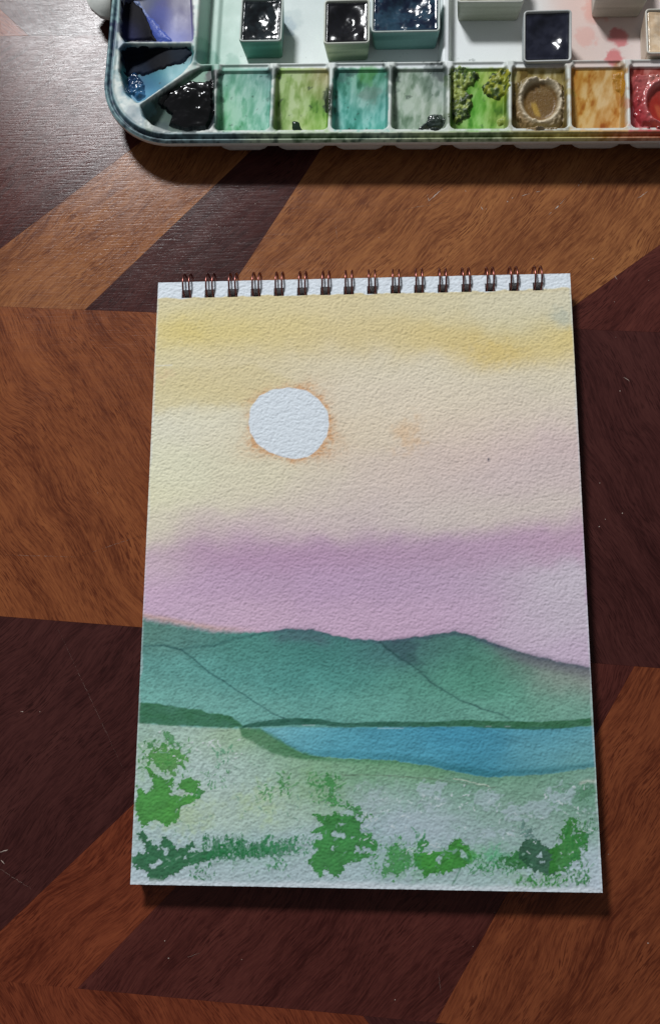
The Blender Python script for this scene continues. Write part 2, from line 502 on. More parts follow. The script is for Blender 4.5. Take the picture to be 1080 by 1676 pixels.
def paint_page(nx=660, ny=924):
    xs = np.linspace(-PW/2, PW/2, nx); ys = np.linspace(-PH/2, PH/2, ny)
    # snap grid lines to the punched holes
    edges_x = [h+s*HOLE_W/2 for h in HOLES for s in (-1, 1)]
    for e in edges_x: xs[np.argmin(abs(xs-e))] = e
    for e in (HOLE_Y-HOLE_H/2, HOLE_Y+HOLE_H/2): ys[np.argmin(abs(ys-e))] = e
    X, Y = np.meshgrid(xs, ys)
    # cold press tooth: irregular rounded pits
    n1 = fbm(X/0.80, Y/0.62, 11, 2, 0.5); n2 = fbm(X/0.52+9, Y/0.46, 23, 2, 0.5); n3 = fbm(X/3.2, Y/3.0, 5, 2)
    tooth = 0.62*n1 + 0.26*n2 + 0.12*n3
    tooth = (tooth-tooth.mean())/tooth.std()
    rel = np.where(tooth < 0, tooth*1.15, tooth*0.85)
    sheet = 0.55*sstep(-70, -PH/2, Y)*(0.6+0.4*X/74) + 0.12*np.sin(X/23.0)*sstep(-40, -100, Y)
    Z = PAGE_Z + TOOTH*rel + sheet
    px, py = proj(X, Y, np.full_like(X, PAGE_Z))
    U, V = px, py
    wx = (fbm(U/38, V/38, 41, 4)-.5); wy = (fbm(U/38+50, V/38, 43, 4)-.5)
    fx = (fbm(U/9, V/9, 47, 3)-.5); fy = (fbm(U/9, V/9+20, 49, 3)-.5)
    cloud = fbm(U/90, V/60, 51, 4)-.5
    mott = fbm(U/22, V/16, 53, 4)-.5
    paper = lin((217, 225, 232))*PGAIN
    # ---- sky wash
    sky = [(290,500,212,203,160),(400,505,214,200,146),(550,505,215,200,150),(700,500,214,203,160),(820,500,216,208,172),(905,500,214,208,176),
           (300,540,216,198,120),(370,545,212,192,112),(450,545,212,193,124),(540,550,212,192,130),(620,555,214,195,136),(700,548,214,192,122),(770,560,214,190,116),(850,545,213,194,124),(920,550,216,192,106),(820,585,216,192,126),(900,575,218,198,134),
           (925,515,192,196,178,.55),(840,528,212,208,176,.7),
           (270,590,216,206,158),(350,590,216,202,156),(430,590,216,202,160),(520,592,219,207,174),(620,600,221,210,182),(720,610,222,212,186),(840,615,222,212,186),(930,610,222,212,186),
           (280,645,216,204,152),(350,640,214,198,142),(410,625,216,202,156),(560,650,222,209,184),(660,650,222,208,184),(760,655,223,209,184),(880,660,222,208,186),(940,680,219,206,188),
           (270,690,224,222,198),(340,690,224,220,194),(380,720,222,214,184),(560,710,222,206,178),(620,720,222,206,180),(740,710,222,204,182),(830,700,220,204,184),
           (264,760,222,222,190),(340,765,222,219,188),(430,780,221,214,182),(520,770,220,208,182),(600,765,214,196,184),(680,755,214,194,182),(760,745,213,190,184),(850,725,210,186,186),(930,715,208,184,186),
           (255,820,226,225,186),(330,815,222,218,186),(420,815,218,208,184),(520,810,214,200,186),(620,805,212,194,186),(720,795,210,192,186),(820,790,208,188,188),(920,780,208,188,188),
           (246,870,224,220,190),(320,860,204,184,184),(400,860,206,186,188),(500,856,208,190,188),(600,850,208,192,188),(700,842,208,194,188),(800,838,210,196,188),(900,832,212,198,190),
           (244,925,206,184,192),(310,900,186,152,178),(400,900,184,150,178),(500,905,184,150,178),(600,905,184,152,178),(700,905,186,156,180),(800,900,188,158,182),(890,888,190,158,182),(945,885,194,164,184),
           (246,975,204,174,198),(330,960,194,164,190),(430,960,192,162,188),(540,960,190,160,188),(650,955,190,162,188),(760,950,192,166,190),(850,950,198,180,196),(920,945,204,194,204),
           (300,1010,202,174,196),(420,1010,204,174,196),(540,1020,202,172,196),(660,1020,200,170,194),(760,1010,200,172,196),(850,1020,202,182,200),(920,1010,204,192,204),(940,1070,202,182,202)]
    sky = [p[:2]+((tuple(0.77*q+0.23*g for q, g in zip(p[2:5], (224, 214, 203)))) if p[1] < 850 else (p[2]+2, p[3]+2, p[4]+3))+p[5:] for p in sky]
    C = field(U+46*wx, V+22*wy+10*(fbm(U/120, V/50, 57, 3)-.5), sky, 46, 21, PGAIN)
    C *= (1+0.05*mott+0.06*cloud)[..., None]
    gr = np.clip(-tooth, 0, 2.2)                     # pigment settles in the pits of the tooth
    C *= (1-0.030*gr)[..., None]
    # warm blots
    def blot(C, x, y, rx, ry, col, k, rough=16):
        q = ((U+rough*fx*2-x)/rx)**2 + ((V+rough*fy*2-y)/ry)**2
        return mixc(C, lin(col)*PGAIN, k*np.exp(-0.5*q**1.5))
    C = blot(C, 668, 712, 17, 22, (218, 180, 138), 0.5, 22)
    C = blot(C, 300, 542, 30, 18, (216, 192, 100), 0.22)
    C = blot(C, 268, 612, 12, 8, (222, 186, 160), 0.4)
    C = blot(C, 815, 578, 44, 14, (216, 190, 112), 0.45, 20)
    C = blot(C, 918, 520, 14, 12, (170, 180, 168), 0.45, 14)
    gz = poly_sd(U+16*fx, V+12*fy, [(246,596),(330,600),(420,596),(478,622),(430,640),(402,656),(394,664),(320,663),(288,668),(246,684)])
    C = mixc(C, lin((212, 196, 146))*PGAIN, 0.38*sstep(5, -7, gz)*(0.9+0.8*mott))
    # sun
    sun = [(407,690),(410,668),(424,648),(446,637),(474,634),(502,639),(522,654),(536,674),(539,694),(534,716),(520,736),(504,748),(484,752),(462,748),(440,740),(420,726),(410,708)]
    ds = poly_sd(U+2*fx, V+2*fy, sun)
    ang = np.arctan2(V-692, U-472)
    hk = 0.40+0.85*np.exp(-((ang-0.55)/0.5)**2)+0.95*np.exp(-((ang-2.5)/0.4)**2)+0.6*np.exp(-((ang+0.75)/0.5)**2)+0.6*np.exp(-((ang-1.6)/0.45)**2)
    hw = 5.5+12*np.exp(-((ang-0.45)/0.4)**2)+11*np.exp(-((ang-2.55)/0.3)**2)+6*np.exp(-((ang+0.9)/0.4)**2)+5*np.exp(-((ang+2.7)/0.3)**2)
    halo = np.exp(-np.clip(ds+7*fx, 0, 99)/hw)*np.clip(hk*(0.15+2.6*(fbm(U/11, V/11, 61, 4)-0.22)), 0, 1)
    C = mixc(C, lin((208, 158, 112))*PGAIN, np.clip(halo*(1-0.22*tooth), 0, 0.85))
    C = mixc(C, paper*0.985, sstep(1.0, -1.2, ds))
    # specks
    for x, y in ((799, 752),):
        C = mixc(C, lin((70, 70, 90)), np.exp(-(((U-x)/1.6)**2+((V-y)/3)**2)))
    # ---- mountains
    rx = [200,228,265,310,345,400,440,470,510,545,590,620,660,700,745,770,810,860,910,968,1000]
    ry = [1004,1009,1018,1026,1032,1036,1034,1029,1031,1040,1047,1049,1044,1040,1034,1040,1054,1070,1083,1094,1098]
    ridge = np.interp(U, rx, ry) + 4*fy + 3*wy
    hill = [(235,1030,86,128,110),(300,1045,84,130,116),(250,1090,96,154,140),(330,1100,92,152,138),(235,1130,108,164,148),(330,1150,112,168,152),
            (400,1060,74,132,116),(480,1060,66,124,110),(560,1065,66,126,112),(420,1110,84,146,132),(500,1110,78,142,128),(580,1110,80,144,128),(420,1160,106,164,148),(520,1160,98,158,142),(610,1160,100,160,140),
            (620,1065,72,120,112),(660,1070,64,102,98),(700,1060,72,112,100),(680,1110,86,146,124),(740,1070,74,128,108),(800,1090,74,136,108),(760,1120,84,146,118),(840,1130,88,150,122),(720,1160,98,156,134),(800,1165,104,160,136),
            (870,1085,112,126,112),(920,1110,128,142,124),(955,1120,150,150,138),(900,1140,104,156,130),(950,1155,112,160,136)]
    hill = [p[:2]+(p[2]+8, p[3]+8, p[4]+15)+p[5:] for p in hill]
    Hc = field(U+26*wx, V+20*wy, hill, 40, 20, PGAIN)
    Hc *= (1+0.22*mott+0.15*cloud)[..., None]
    Hc *= (1-0.085*gr+0.05*np.clip(tooth, 0, 2))[..., None]
    dr = V-ridge
    left_soft = sstep(440, 330, U)
    k = sstep(-1.5-5*left_soft, 1.5+5*left_soft, dr + 3.0*(fbm(U/5, V/5, 71, 2)-.5)*left_soft)
    C = mixc(C, lin((196, 160, 128))*PGAIN, 0.5*left_soft*np.exp(-((dr+4)/5)**2))
    C = mixc(C, Hc, k)
    ink = lin((66, 72, 98))*PGAIN
    rk = np.interp(U, [430, 460, 500, 545, 600, 640, 740, 800, 970], [0, .65, .7, .5, .45, .7, .65, .9, .85])
    C = mixc(C, ink, rk*np.exp(-np.abs((dr-2)/np.interp(U, [430, 640, 760, 970], [3.2, 3.5, 4.5, 5.0]))**1.6)*(0.75+0.7*mott))
    C = mixc(C, lin((84, 92, 112))*PGAIN, 0.5*np.exp(-((dr-12)/11)**2)*sstep(430, 470, U)*sstep(560, 520, U))
    C = mixc(C, lin((104, 96, 116))*PGAIN, 0.45*np.exp(-((dr-10)/9)**2)*sstep(760, 850, U))
    sm = poly_sd(U+10*fx, V+10*fy, [(622,1053),(650,1048),(690,1052),(676,1068),(690,1086),(664,1084),(640,1070)])
    C = mixc(C, lin((60, 84, 94))*PGAIN, 0.6*sstep(6, -6, sm))
    def pen(C, pts, w, col, k, fade=None):
        d = line_d(U+3*fx, V+3*fy, pts)
        kk = k*np.exp(-(d/w)**2)*(0.75+0.6*mott)
        return mixc(C, lin(col)*PGAIN, np.clip(kk, 0, 1))
    ln = (40, 84, 86)
    C = pen(C, [(228,1058),(268,1056),(298,1064),(306,1070),(324,1084),(342,1101),(372,1118),(392,1132),(418,1150),(446,1168),(474,1179)], 1.5, ln, 0.85)
    C = pen(C, [(298,1064),(318,1058),(350,1057),(380,1046),(410,1041),(442,1034)], 2.0, ln, 0.6)
    C = pen(C, [(622,1052),(650,1075),(668,1084),(690,1102),(704,1116),(730,1132),(752,1145),(790,1161),(815,1167),(834,1177)], 1.7, (38, 74, 74), 0.85)
    C = pen(C, [(668,1072),(684,1086),(694,1104),(708,1118)], 5.5, (56, 96, 90), 0.5)
    C = pen(C, [(306,1070),(314,1082),(332,1094)], 4.0, (60, 110, 104), 0.35)
    # ---- meadow base and shore
    mx = [200,400,430,470,500,560,640,700,740,800,880,930,990]
    lower = np.interp(U, mx, [1184,1190,1197,1222,1236,1241,1244,1253,1262,1272,1268,1262,1254]) + 4*fy
    mead = [(235,1200,158,182,160),(300,1205,172,190,172),(380,1210,164,182,146),(440,1215,120,162,120),(250,1260,170,188,172),(340,1260,178,192,180),(430,1255,170,188,170),(500,1255,138,170,128),
            (240,1340,176,192,182),(340,1320,178,192,174),(430,1320,174,190,172),(520,1300,152,176,146),(560,1265,122,160,122),(620,1258,116,158,112),(700,1268,118,158,112),(760,1280,112,150,122),
            (820,1285,124,160,128),(900,1280,124,160,132),(955,1275,128,160,138),(620,1300,146,170,152),(700,1310,152,172,160),(780,1320,140,166,146),(860,1320,138,164,142),(940,1310,112,152,120),
            (640,1360,158,176,172),(740,1360,158,174,168),(840,1360,150,170,158),(930,1350,148,170,154),(300,1400,176,190,186),(420,1400,168,186,180),(520,1400,170,186,180),(640,1420,158,176,172),(740,1430,150,174,162),(850,1430,152,174,164),(950,1420,176,188,188),
            (240,1440,186,196,196),(360,1440,176,188,184),(480,1440,172,184,182),(620,1442,172,184,182),(740,1445,176,188,184),(880,1450,172,184,180),(965,1448,190,196,200)]
    mead = [p[:2]+(p[2]+1, p[3]+8, p[4]+15)+p[5:] for p in mead]
    Mc = field(U+34*wx, V+26*wy, mead, 40, 20, PGAIN)
    Mc *= (1+0.16*mott+0.10*cloud)[..., None]*(1-0.085*gr+0.05*np.clip(tooth, 0, 2))[..., None]
    top_m = np.interp(U, [200,222,260,320,372,400,430,470,500,560,640,990], [1180,1182,1186,1190,1192,1192,1196,1221,1234,1240,1244,1254])
    km = np.where(U < 470, sstep(-3, 3, V-top_m-3*fy), sstep(-2, 2, V-lower))
    C = mixc(C, Mc, km)
    # lake
    upper = np.interp(U, [200,420,470,560,640,770,880,990], [1192,1192,1190,1191,1190,1189,1190,1188]) + 2*fy
    lake = [(440,1200,110,172,192),(500,1210,92,164,190),(560,1215,76,150,178),(640,1215,70,146,178),(720,1215,60,138,176),(800,1220,60,136,172),(880,1225,90,154,178),(950,1220,98,156,174),
            (600,1235,74,150,182),(700,1240,72,148,180),(780,1255,56,132,166),(860,1250,80,148,174),(940,1250,96,154,168),(900,1205,70,140,170)]
    lake = [p[:2]+(p[2]+14, p[3]+13, p[4]+2)+p[5:] for p in lake]
    Lc = field(U+30*wx, V+14*wy, lake, 36, 16, PGAIN)
    streak = fbm(U/60, V/7, 81, 3)-.5
    Lc *= (1+0.20*mott+0.22*streak)[..., None]*(1-0.055*gr)[..., None]
    kl = sstep(-1.5, 1.5, V-upper)*sstep(1.5, -1.5, V-lower)*sstep(424, 434, U)
    C = mixc(C, Lc, kl)
    C = mixc(C, lin((44, 108, 116))*PGAIN, 0.65*kl*np.exp(-((V-lower+5)/6.0)**2)*np.interp(U, [430, 520, 640, 760, 960], [.3, .5, .6, 1, .8]))
    # shore strips
    C = mixc(C, lin((72, 134, 96))*PGAIN, 0.75*np.exp(-(np.clip(V-lower, 0, 99)/7.0)**2)*sstep(0, 2, V-lower)*sstep(440, 480, U)*np.interp(U, [470, 640, 740, 860, 960], [1, .9, .5, .35, .2]))
    g1 = poly_sd(U+6*fx, V+5*fy, [(215,1150),(240,1150),(262,1153),(318,1161),(352,1167),(378,1172),(402,1189),(380,1191),(300,1188),(250,1185),(215,1182)])
    C = mixc(C, lin((60, 114, 82))*PGAIN*np.array([1, 1, 1]), sstep(1.5, -1.5, g1)*(0.92+0.3*mott))
    g2 = poly_sd(U+7*fx, V+5*fy, [(392,1190),(428,1193),(452,1206),(486,1228),(520,1238),(540,1244),(490,1242),(452,1236),(420,1220),(396,1204)])
    C = mixc(C, lin((74, 128, 88))*PGAIN, sstep(3, -3, g2)*(0.85+0.3*mott))
    sh = np.interp(U, [392,412,440,475,520,560,640,700,770,780,880,930,990], [1188,1184,1181,1178,1178,1184,1182,1183,1180,1182,1185,1182,1176])
    st = np.interp(U, [392,412,475,560,640,720,780,880,990], [1,4,6,3.5,4.5,4.0,6,6.5,6])
    ks = sstep(1.3, -1.3, np.abs(V-sh-2*fy-3)-st)*sstep(390, 400, U)
    C = mixc(C, mixc(np.broadcast_to(lin((42, 92, 76))*PGAIN, C.shape).copy(), lin((52, 106, 72))*PGAIN, sstep(600, 850, U)), ks*(0.9+0.3*mott))
    for (x0, x1, y) in ((495, 515, 1187), (618, 660, 1192), (795, 803, 1189), (826, 834, 1189)):
        C = mixc(C, paper*0.95, 0.3*sstep(1.6, 0, np.abs(V-y))*sstep(x0-2, x0+1, U)*sstep(x1+2, x1-1, U))
    # pale green crest and hairline under the lake
    C = pen(C, [(560,1268),(640,1270),(700,1274),(760,1283),(810,1289)], 1.2, (96, 104, 92), 0.6)
    C = pen(C, [(742,1274),(770,1280),(800,1286)], 1.0, (226, 226, 214), 0.7)
    C = pen(C, [(950,1282),(962,1278),(978,1280)], 3.0, (214, 214, 204), 0.6)
    # ---- body colour: lavender grey dry brush
    dryn = fbm(U/13, V/9, 91, 4)-.5
    for poly, kk in (([(690,1285),(722,1278),(720,1310),(680,1305)], .8), ([(775,1300),(800,1296),(816,1306),(790,1318),(776,1316)], .75),
                     ([(818,1322),(860,1312),(886,1304),(906,1310),(916,1330),(880,1336),(850,1342),(824,1336)], .85),
                     ([(900,1300),(918,1286),(938,1282),(944,1296),(930,1314),(906,1312)], .85),
                     ([(770,1366),(800,1354),(830,1358),(830,1368),(790,1374)], .8), ([(600,1290),(625,1284),(622,1320),(600,1318)], .4),
                     ([(640,1330),(700,1320),(740,1340),(740,1380),(690,1400),(620,1370)], .4), ([(560,1330),(600,1310),(620,1340),(590,1380)], .35),
                     ([(962,1330),(984,1328),(984,1340),(965,1342)], .7), ([(250,1390),(262,1384),(300,1400),(270,1410)], .4)):
        d = poly_sd(U+22*fx, V+14*fy, poly) + 30*dryn + 2.4*tooth*-1
        C = mixc(C, lin((176, 192, 202))*PGAIN, 0.85*kk*sstep(4, -4, d)*(0.85+0.6*mott))
    # ---- leaf green, loaded brush with a dry-brushed edge
    def leaf(C, poly, col, holes=(), rag=1.0, k=0.95, sparse=0.0, soft=0.9):
        x0, x1 = min(p[0] for p in poly)-20, max(p[0] for p in poly)+20
        y0, y1 = min(p[1] for p in poly)-20, max(p[1] for p in poly)+20
        s = (U > x0) & (U < x1) & (V > y0) & (V < y1)
        u, v = U[s], V[s]
        f1 = fbm(u/7, v/7, 97, 3)-.5; f2 = fbm(u/7+40, v/7, 98, 3)-.5
        ww = 9*rag
        d = poly_sd(u+ww*f1, v+ww*f2, poly) + 9*rag*(fbm(u/5, v/5, 99, 3)-.5) - 0.9*rag*tooth[s] - 1.3
        for h in holes: d = np.maximum(d, -0.8-poly_sd(u+ww*f2, v+ww*f1, h)+1.5*(f1+f2))
        if sparse > 0: d = d + sparse*sstep(-0.05, 0.30, (fbm(u/4.5, v/6.5, 101, 3)-.5)*1.6 - 0.05*tooth[s])
        kk = k*sstep(soft, -soft, d)
        shade = 1+0.55*(fbm(u/13, v/13, 103, 4)-.5) - 0.16*np.exp(-((d+2.0)/2.0)**2) - 0.035*gr[s]
        cc = C[s]
        C[s] = cc*(1-kk[:, None]) + (lin(col)*PGAIN)[None]*shade[:, None]*kk[:, None]
        return C
    def flicks(C, x0, x1, y0, y1, col, n, ln_=(6, 16), w=1.5, seed=1, tilt=0.5):
        r = np.random.default_rng(seed)
        for _ in range(n):
            x, y = r.uniform(x0, x1), r.uniform(y0, y1); l = r.uniform(*ln_); t = r.normal(0, tilt)
            s = (abs(U-x) < 26) & (abs(V-y) < 30)
            d = line_d(U[s]+4*fx[s], V[s]+4*fy[s], [(x, y), (x+t*l, y-l)])
            kk = r.uniform(.5, .95)*sstep(w, w*0.3, d - 0.6*tooth[s])
            C[s] = C[s]*(1-kk[:, None]) + (lin(col)*PGAIN)[None]*kk[:, None]
        return C
    gA, gB, gD, gE = (72, 148, 62), (60, 138, 64), (44, 110, 68), (54, 100, 74)
    for x, y, rx_, ry_, col, kk in ((300,1335,40,22,(176,198,150),.5),(430,1312,30,22,(172,196,150),.55),(520,1290,40,20,(130,168,120),.4),(250,1245,34,26,(160,192,150),.4),(690,1345,60,22,(178,192,202),.45),(610,1310,30,20,(176,190,196),.4),
                                    (660,1408,40,20,(128,176,140),.45),(800,1400,34,16,(132,182,152),.5),(400,1392,70,14,(140,178,160),.4),(880,1440,60,10,(140,176,140),.4)):
        C = blot(C, x, y, rx_, ry_, col, kk, 30)
    # by the left edge
    C = leaf(C, [(238,1232),(252,1226),(268,1218),(292,1226),(313,1243),(298,1256),(282,1266),(262,1260),(245,1248)], (84, 150, 70), (), 1.6, .9, 6)
    C = leaf(C, [(266,1201),(276,1202),(284,1214),(299,1221),(286,1223),(274,1214)], (76, 144, 84), (), 1.0, .85, 2)
    C = leaf(C, [(239,1214),(246,1217),(255,1211),(250,1223),(243,1223)], (76, 144, 84), (), .8, .85, 2)
    C = flicks(C, 224, 312, 1212, 1272, (74, 142, 74), 46, (3, 9), 1.5, 3, 1.0)
    C = leaf(C, [(216,1319),(228,1307),(226,1286),(234,1297),(245,1297),(255,1283),(243,1266),(241,1256),(260,1272),(272,1277),(283,1273),(282,1283),(275,1295),(285,1305),(305,1303),(329,1304),(317,1313),(300,1318),(288,1327),(291,1333),(287,1345),(272,1353),(260,1340),(248,1343),(235,1354),(229,1343),(223,1330)], gA, ([(226,1332),(230,1336),(228,1342),(223,1340)],))
    C = leaf(C, [(296,1281),(310,1274),(326,1280),(326,1294),(311,1298),(294,1292)], gA, (), 1.0)
    C = leaf(C, [(318,1296),(329,1292),(329,1306),(320,1308)], gB, (), 1.2, .9, 3)
    C = leaf(C, [(214,1401),(240,1398),(238,1382),(227,1366),(233,1366),(236,1361),(241,1375),(260,1392),(264,1380),(268,1369),(282,1380),(293,1393),(313,1377),(324,1387),(310,1386),(308,1397),(330,1394),(347,1390),(349,1405),(325,1412),(310,1414),(290,1427),(273,1438),(251,1445),(243,1427),(225,1418),(214,1410)], gD,
             ([(242,1419),(260,1405),(269,1411),(248,1424)], [(262,1385),(276,1386),(277,1394),(270,1403),(266,1396)], [(302,1400),(309,1396),(306,1408),(301,1408)], [(252,1442),(262,1434),(264,1436),(254,1444)]))
    C = leaf(C, [(334,1384),(356,1374),(420,1376),(476,1378),(490,1396),(440,1405),(380,1404),(340,1412)], (52, 124, 82), (), 1.6, .75, 9)
    C = flicks(C, 334, 400, 1374, 1408, (48, 120, 74), 90, (5, 15), 1.6, 5, .3)
    C = flicks(C, 350, 440, 1392, 1406, (46, 118, 72), 60, (6, 18), 1.6, 25, .3)
    C = flicks(C, 430, 514, 1374, 1400, (60, 134, 88), 80, (4, 12), 1.5, 6, .6)
    C = flicks(C, 312, 352, 1418, 1440, (48, 122, 72), 26, (3, 8), 1.5, 7, .9)
    C = pen(C, [(440,1396),(448,1404),(460,1414)], 1.8, (52, 126, 82), .8)
    C = flicks(C, 440, 470, 1408, 1426, (60, 138, 84), 16, (3, 7), 1.4, 27, .9)
    # middle clump with its stem
    C = leaf(C, [(513,1334),(531,1339),(551,1331),(571,1337),(591,1346),(588,1361),(608,1366),(615,1389),(583,1386),(580,1396),(611,1397),(588,1408),(574,1409),(560,1424),(551,1435),(538,1431),(534,1418),(525,1433),(518,1429),(506,1409),(509,1398),(522,1392),(513,1381),(528,1375),(531,1363),(510,1361),(531,1352)], gB,
             ([(545,1360),(568,1365),(560,1373),(541,1369)], [(551,1345),(569,1348),(554,1353)], [(542,1386),(548,1386),(547,1393),(543,1392)], [(574,1368),(582,1372),(574,1374)], [(512,1389),(522,1388),(518,1396)]))
    C = leaf(C, [(534,1268),(544,1270),(550,1284),(549,1302),(560,1315),(580,1320),(609,1332),(606,1340),(568,1326),(542,1314),(536,1296)], (70, 144, 78), (), 1.6, .9, 5)
    C = flicks(C, 504, 560, 1266, 1316, (78, 144, 86), 50, (3, 9), 1.6, 8, .9)
    C = pen(C, [(502,1281),(512,1284),(528,1287)], 2.0, (66, 136, 76), .8)
    C = flicks(C, 456, 474, 1262, 1306, (78, 144, 84), 22, (4, 9), 1.5, 29, .8)
    C = flicks(C, 420, 446, 1284, 1318, (98, 158, 104), 26, (3, 8), 1.4, 9, .8)
    C = flicks(C, 335, 376, 1262, 1296, (84, 148, 100), 20, (3, 8), 1.4, 10, .9)
    C = flicks(C, 352, 380, 1222, 1262, (104, 162, 128), 22, (4, 9), 1.4, 11, .7)
    # right of the middle
    C = leaf(C, [(643,1384),(652,1378),(660,1371),(663,1396),(675,1404),(664,1419),(650,1434),(626,1428),(636,1404)], (72, 146, 78), (), 1.7, .9, 4, 1.6)
    C = leaf(C, [(678,1398),(700,1395),(733,1391),(742,1374),(753,1377),(767,1387),(776,1397),(768,1412),(752,1421),(730,1425),(700,1430),(694,1439),(689,1437),(691,1425),(681,1416),(674,1404)], (60, 142, 50),
             ([(714,1404),(724,1400),(721,1415),(715,1414)], [(748,1396),(755,1387),(766,1406),(759,1409)]))
    C = leaf(C, [(679,1381),(686,1376),(693,1371),(698,1380),(695,1388),(686,1390)], (60, 138, 66), (), 1.2)
    C = pen(C, [(752,1422),(747,1434),(740,1448)], 1.5, (50, 120, 76), .85)
    C = leaf(C, [(768,1388),(790,1396),(794,1408),(774,1410)], (98, 168, 112), (), 2.0, .7, 3, 2.0)
    C = flicks(C, 676, 694, 1360, 1378, (84, 150, 110), 14, (4, 9), 1.5, 32, .5)
    C = flicks(C, 608, 690, 1386, 1436, (68, 142, 78), 70, (4, 11), 1.6, 12, .6)
    C = flicks(C, 764, 850, 1400, 1434, (62, 136, 80), 84, (3, 9), 1.5, 13, .9)
    # by the right edge
    C = leaf(C, [(790,1394),(812,1388),(834,1398),(832,1410),(800,1410)], (100, 172, 132), (), 2.0, .6, 3, 2.5)
    C = leaf(C, [(818,1410),(834,1399),(850,1392),(862,1396),(868,1416),(838,1420),(822,1417)], (56, 122, 66), (), 1.5, .95, 2)
    C = leaf(C, [(853,1377),(864,1372),(877,1375),(889,1384),(898,1390),(912,1388),(906,1430),(893,1429),(873,1423),(862,1414),(850,1404),(850,1392)], gE,
             ([(874,1401),(884,1394),(888,1403),(879,1405)], [(879,1409),(890,1409),(889,1414),(882,1413)]))
    C = leaf(C, [(898,1392),(912,1377),(926,1357),(929,1338),(937,1344),(945,1338),(949,1353),(950,1377),(948,1404),(926,1414),(924,1425),(914,1432),(900,1427)], (60, 132, 58), ([(938,1354),(941,1352),(942,1368),(938,1370)], [(921,1364),(925,1362),(925,1374),(922,1374)]), 1.4, .95, 1.5)
    C = leaf(C, [(948,1362),(956,1358),(960,1374),(960,1388),(953,1384),(949,1377)], (60, 132, 62), (), 1.2)
    C = flicks(C, 924, 962, 1358, 1396, (56, 128, 64), 34, (8, 22), 1.6, 14, .12)
    C = flicks(C, 926, 962, 1402, 1450, (58, 128, 70), 50, (4, 11), 1.6, 34, .5)
    C = flicks(C, 846, 930, 1436, 1453, (66, 138, 70), 60, (3, 9), 1.6, 15, .6)
    C = flicks(C, 955, 982, 1345, 1372, (70, 128, 90), 22, (3, 8), 1.5, 16, .9)
    C = leaf(C, [(942,1300),(952,1286),(974,1284),(976,1304),(950,1310)], (86, 138, 104), (), 2.0, .75, 2, 2.0)
    C = leaf(C, [(856,1364),(862,1352),(868,1362),(872,1374),(858,1374)], (84, 124, 116), (), 2.0, .7, 2, 1.6)
    C = flicks(C, 226, 470, 1215, 1440, (124, 162, 142), 90, (2, 6), 1.1, 41, 1.2)
    C = flicks(C, 470, 980, 1290, 1440, (116, 156, 136), 170, (2, 6), 1.1, 43, 1.2)
    C = flicks(C, 226, 400, 1200, 1250, (206, 214, 214), 40, (2, 5), 1.0, 42, 1.4)
    C = flicks(C, 580, 980, 1288, 1400, (194, 206, 208), 110, (2, 6), 1.1, 44, 1.4)
    # ---- bare paper along the edges
    edge_t = np.interp(U, [255, 400, 600, 800, 940], [489, 485, 480, 476, 471]) + 3*(fbm(U/16, V*0, 111, 3)-.5)*2
    C = mixc(C, paper, sstep(1.0, -1.0, V-edge_t))
    C = mixc(C, lin((206, 190, 146))*PGAIN, 0.35*np.exp(-((V-edge_t-3)/2.5)**2))
    eb = np.minimum((Y+PH/2), 99)
    C = mixc(C, paper*0.94, 0.75*sstep(2.2, 0.5, eb+1.6*(fbm(X/6, Y/6, 113, 3)-.5)))
    el = np.minimum(X+PW/2, PW/2-X)
    C = mixc(C, paper*0.97, 0.35*sstep(0.7, 0.1, el+1.2*(fbm(X/4, Y/7, 115, 3)-.5)))
    C = mixc(C, lin((170, 90, 160))*PGAIN, 0.7*np.exp(-(((U-962)/4)**2+((V-970)/16)**2)))
    C = mixc(C, lin((170, 90, 150))*PGAIN, 0.55*np.exp(-(((U-234)/3)**2+((V-965)/8)**2)))
    C = pen(C, [(938,667),(952,667)], 1.0, (238, 238, 236), 0.8)
    C = pen(C, [(254,599),(282,597)], 1.0, (238, 238, 236), 0.6)
    # holes
    cxm = (xs[:-1]+xs[1:])/2; cym = (ys[:-1]+ys[1:])/2
    inx = np.zeros(nx-1, bool)
    for h in HOLES: inx |= abs(cxm-h) < HOLE_W/2
    iny = abs(cym-HOLE_Y) < HOLE_H/2
    keep = ~(iny[:, None] & inx[None, :])
    V3 = np.stack([X, Y, Z], -1).reshape(-1, 3)
    F = grid_faces(nx, ny, keep)
    me = np_mesh('painted_page', V3, F, C.reshape(-1, 3), True)
    # thickness of the sheet: a rim below the outer edge
    o = link('painted_page', me, M_PAINTING, pad)
    tag(o, 'cold press sheet painted with sun, lilac sky, green hills and blue lake')
    rim_i = np.concatenate([np.arange(nx), np.arange(1, ny)*nx+nx-1, (ny-1)*nx+np.arange(nx-2, -1, -1), np.arange(ny-2, 0, -1)*nx])
    top = V3[rim_i]; bot = top-np.array([0, 0, 0.38])
    n = len(top); i = np.arange(n); j = (i+1) % n
    link('page_edge', np_mesh('page_edge', np.vstack([top, bot]), np.stack([i, i+n, j+n, j], 1), None, False), M_PAPER, o)
    return o

TOOTH = 0.050
PGAIN = 1.10
paint_page()

def slab(bm, x0, x1, y0, y1, z0, z1):
    bmesh.ops.create_cube(bm, size=1.0, matrix=Matrix.Translation(((x0+x1)/2*MM, (y0+y1)/2*MM, (z0+z1)/2*MM)) @
                          Matrix.Diagonal(((x1-x0)*MM, (y1-y0)*MM, (z1-z0)*MM, 1)))

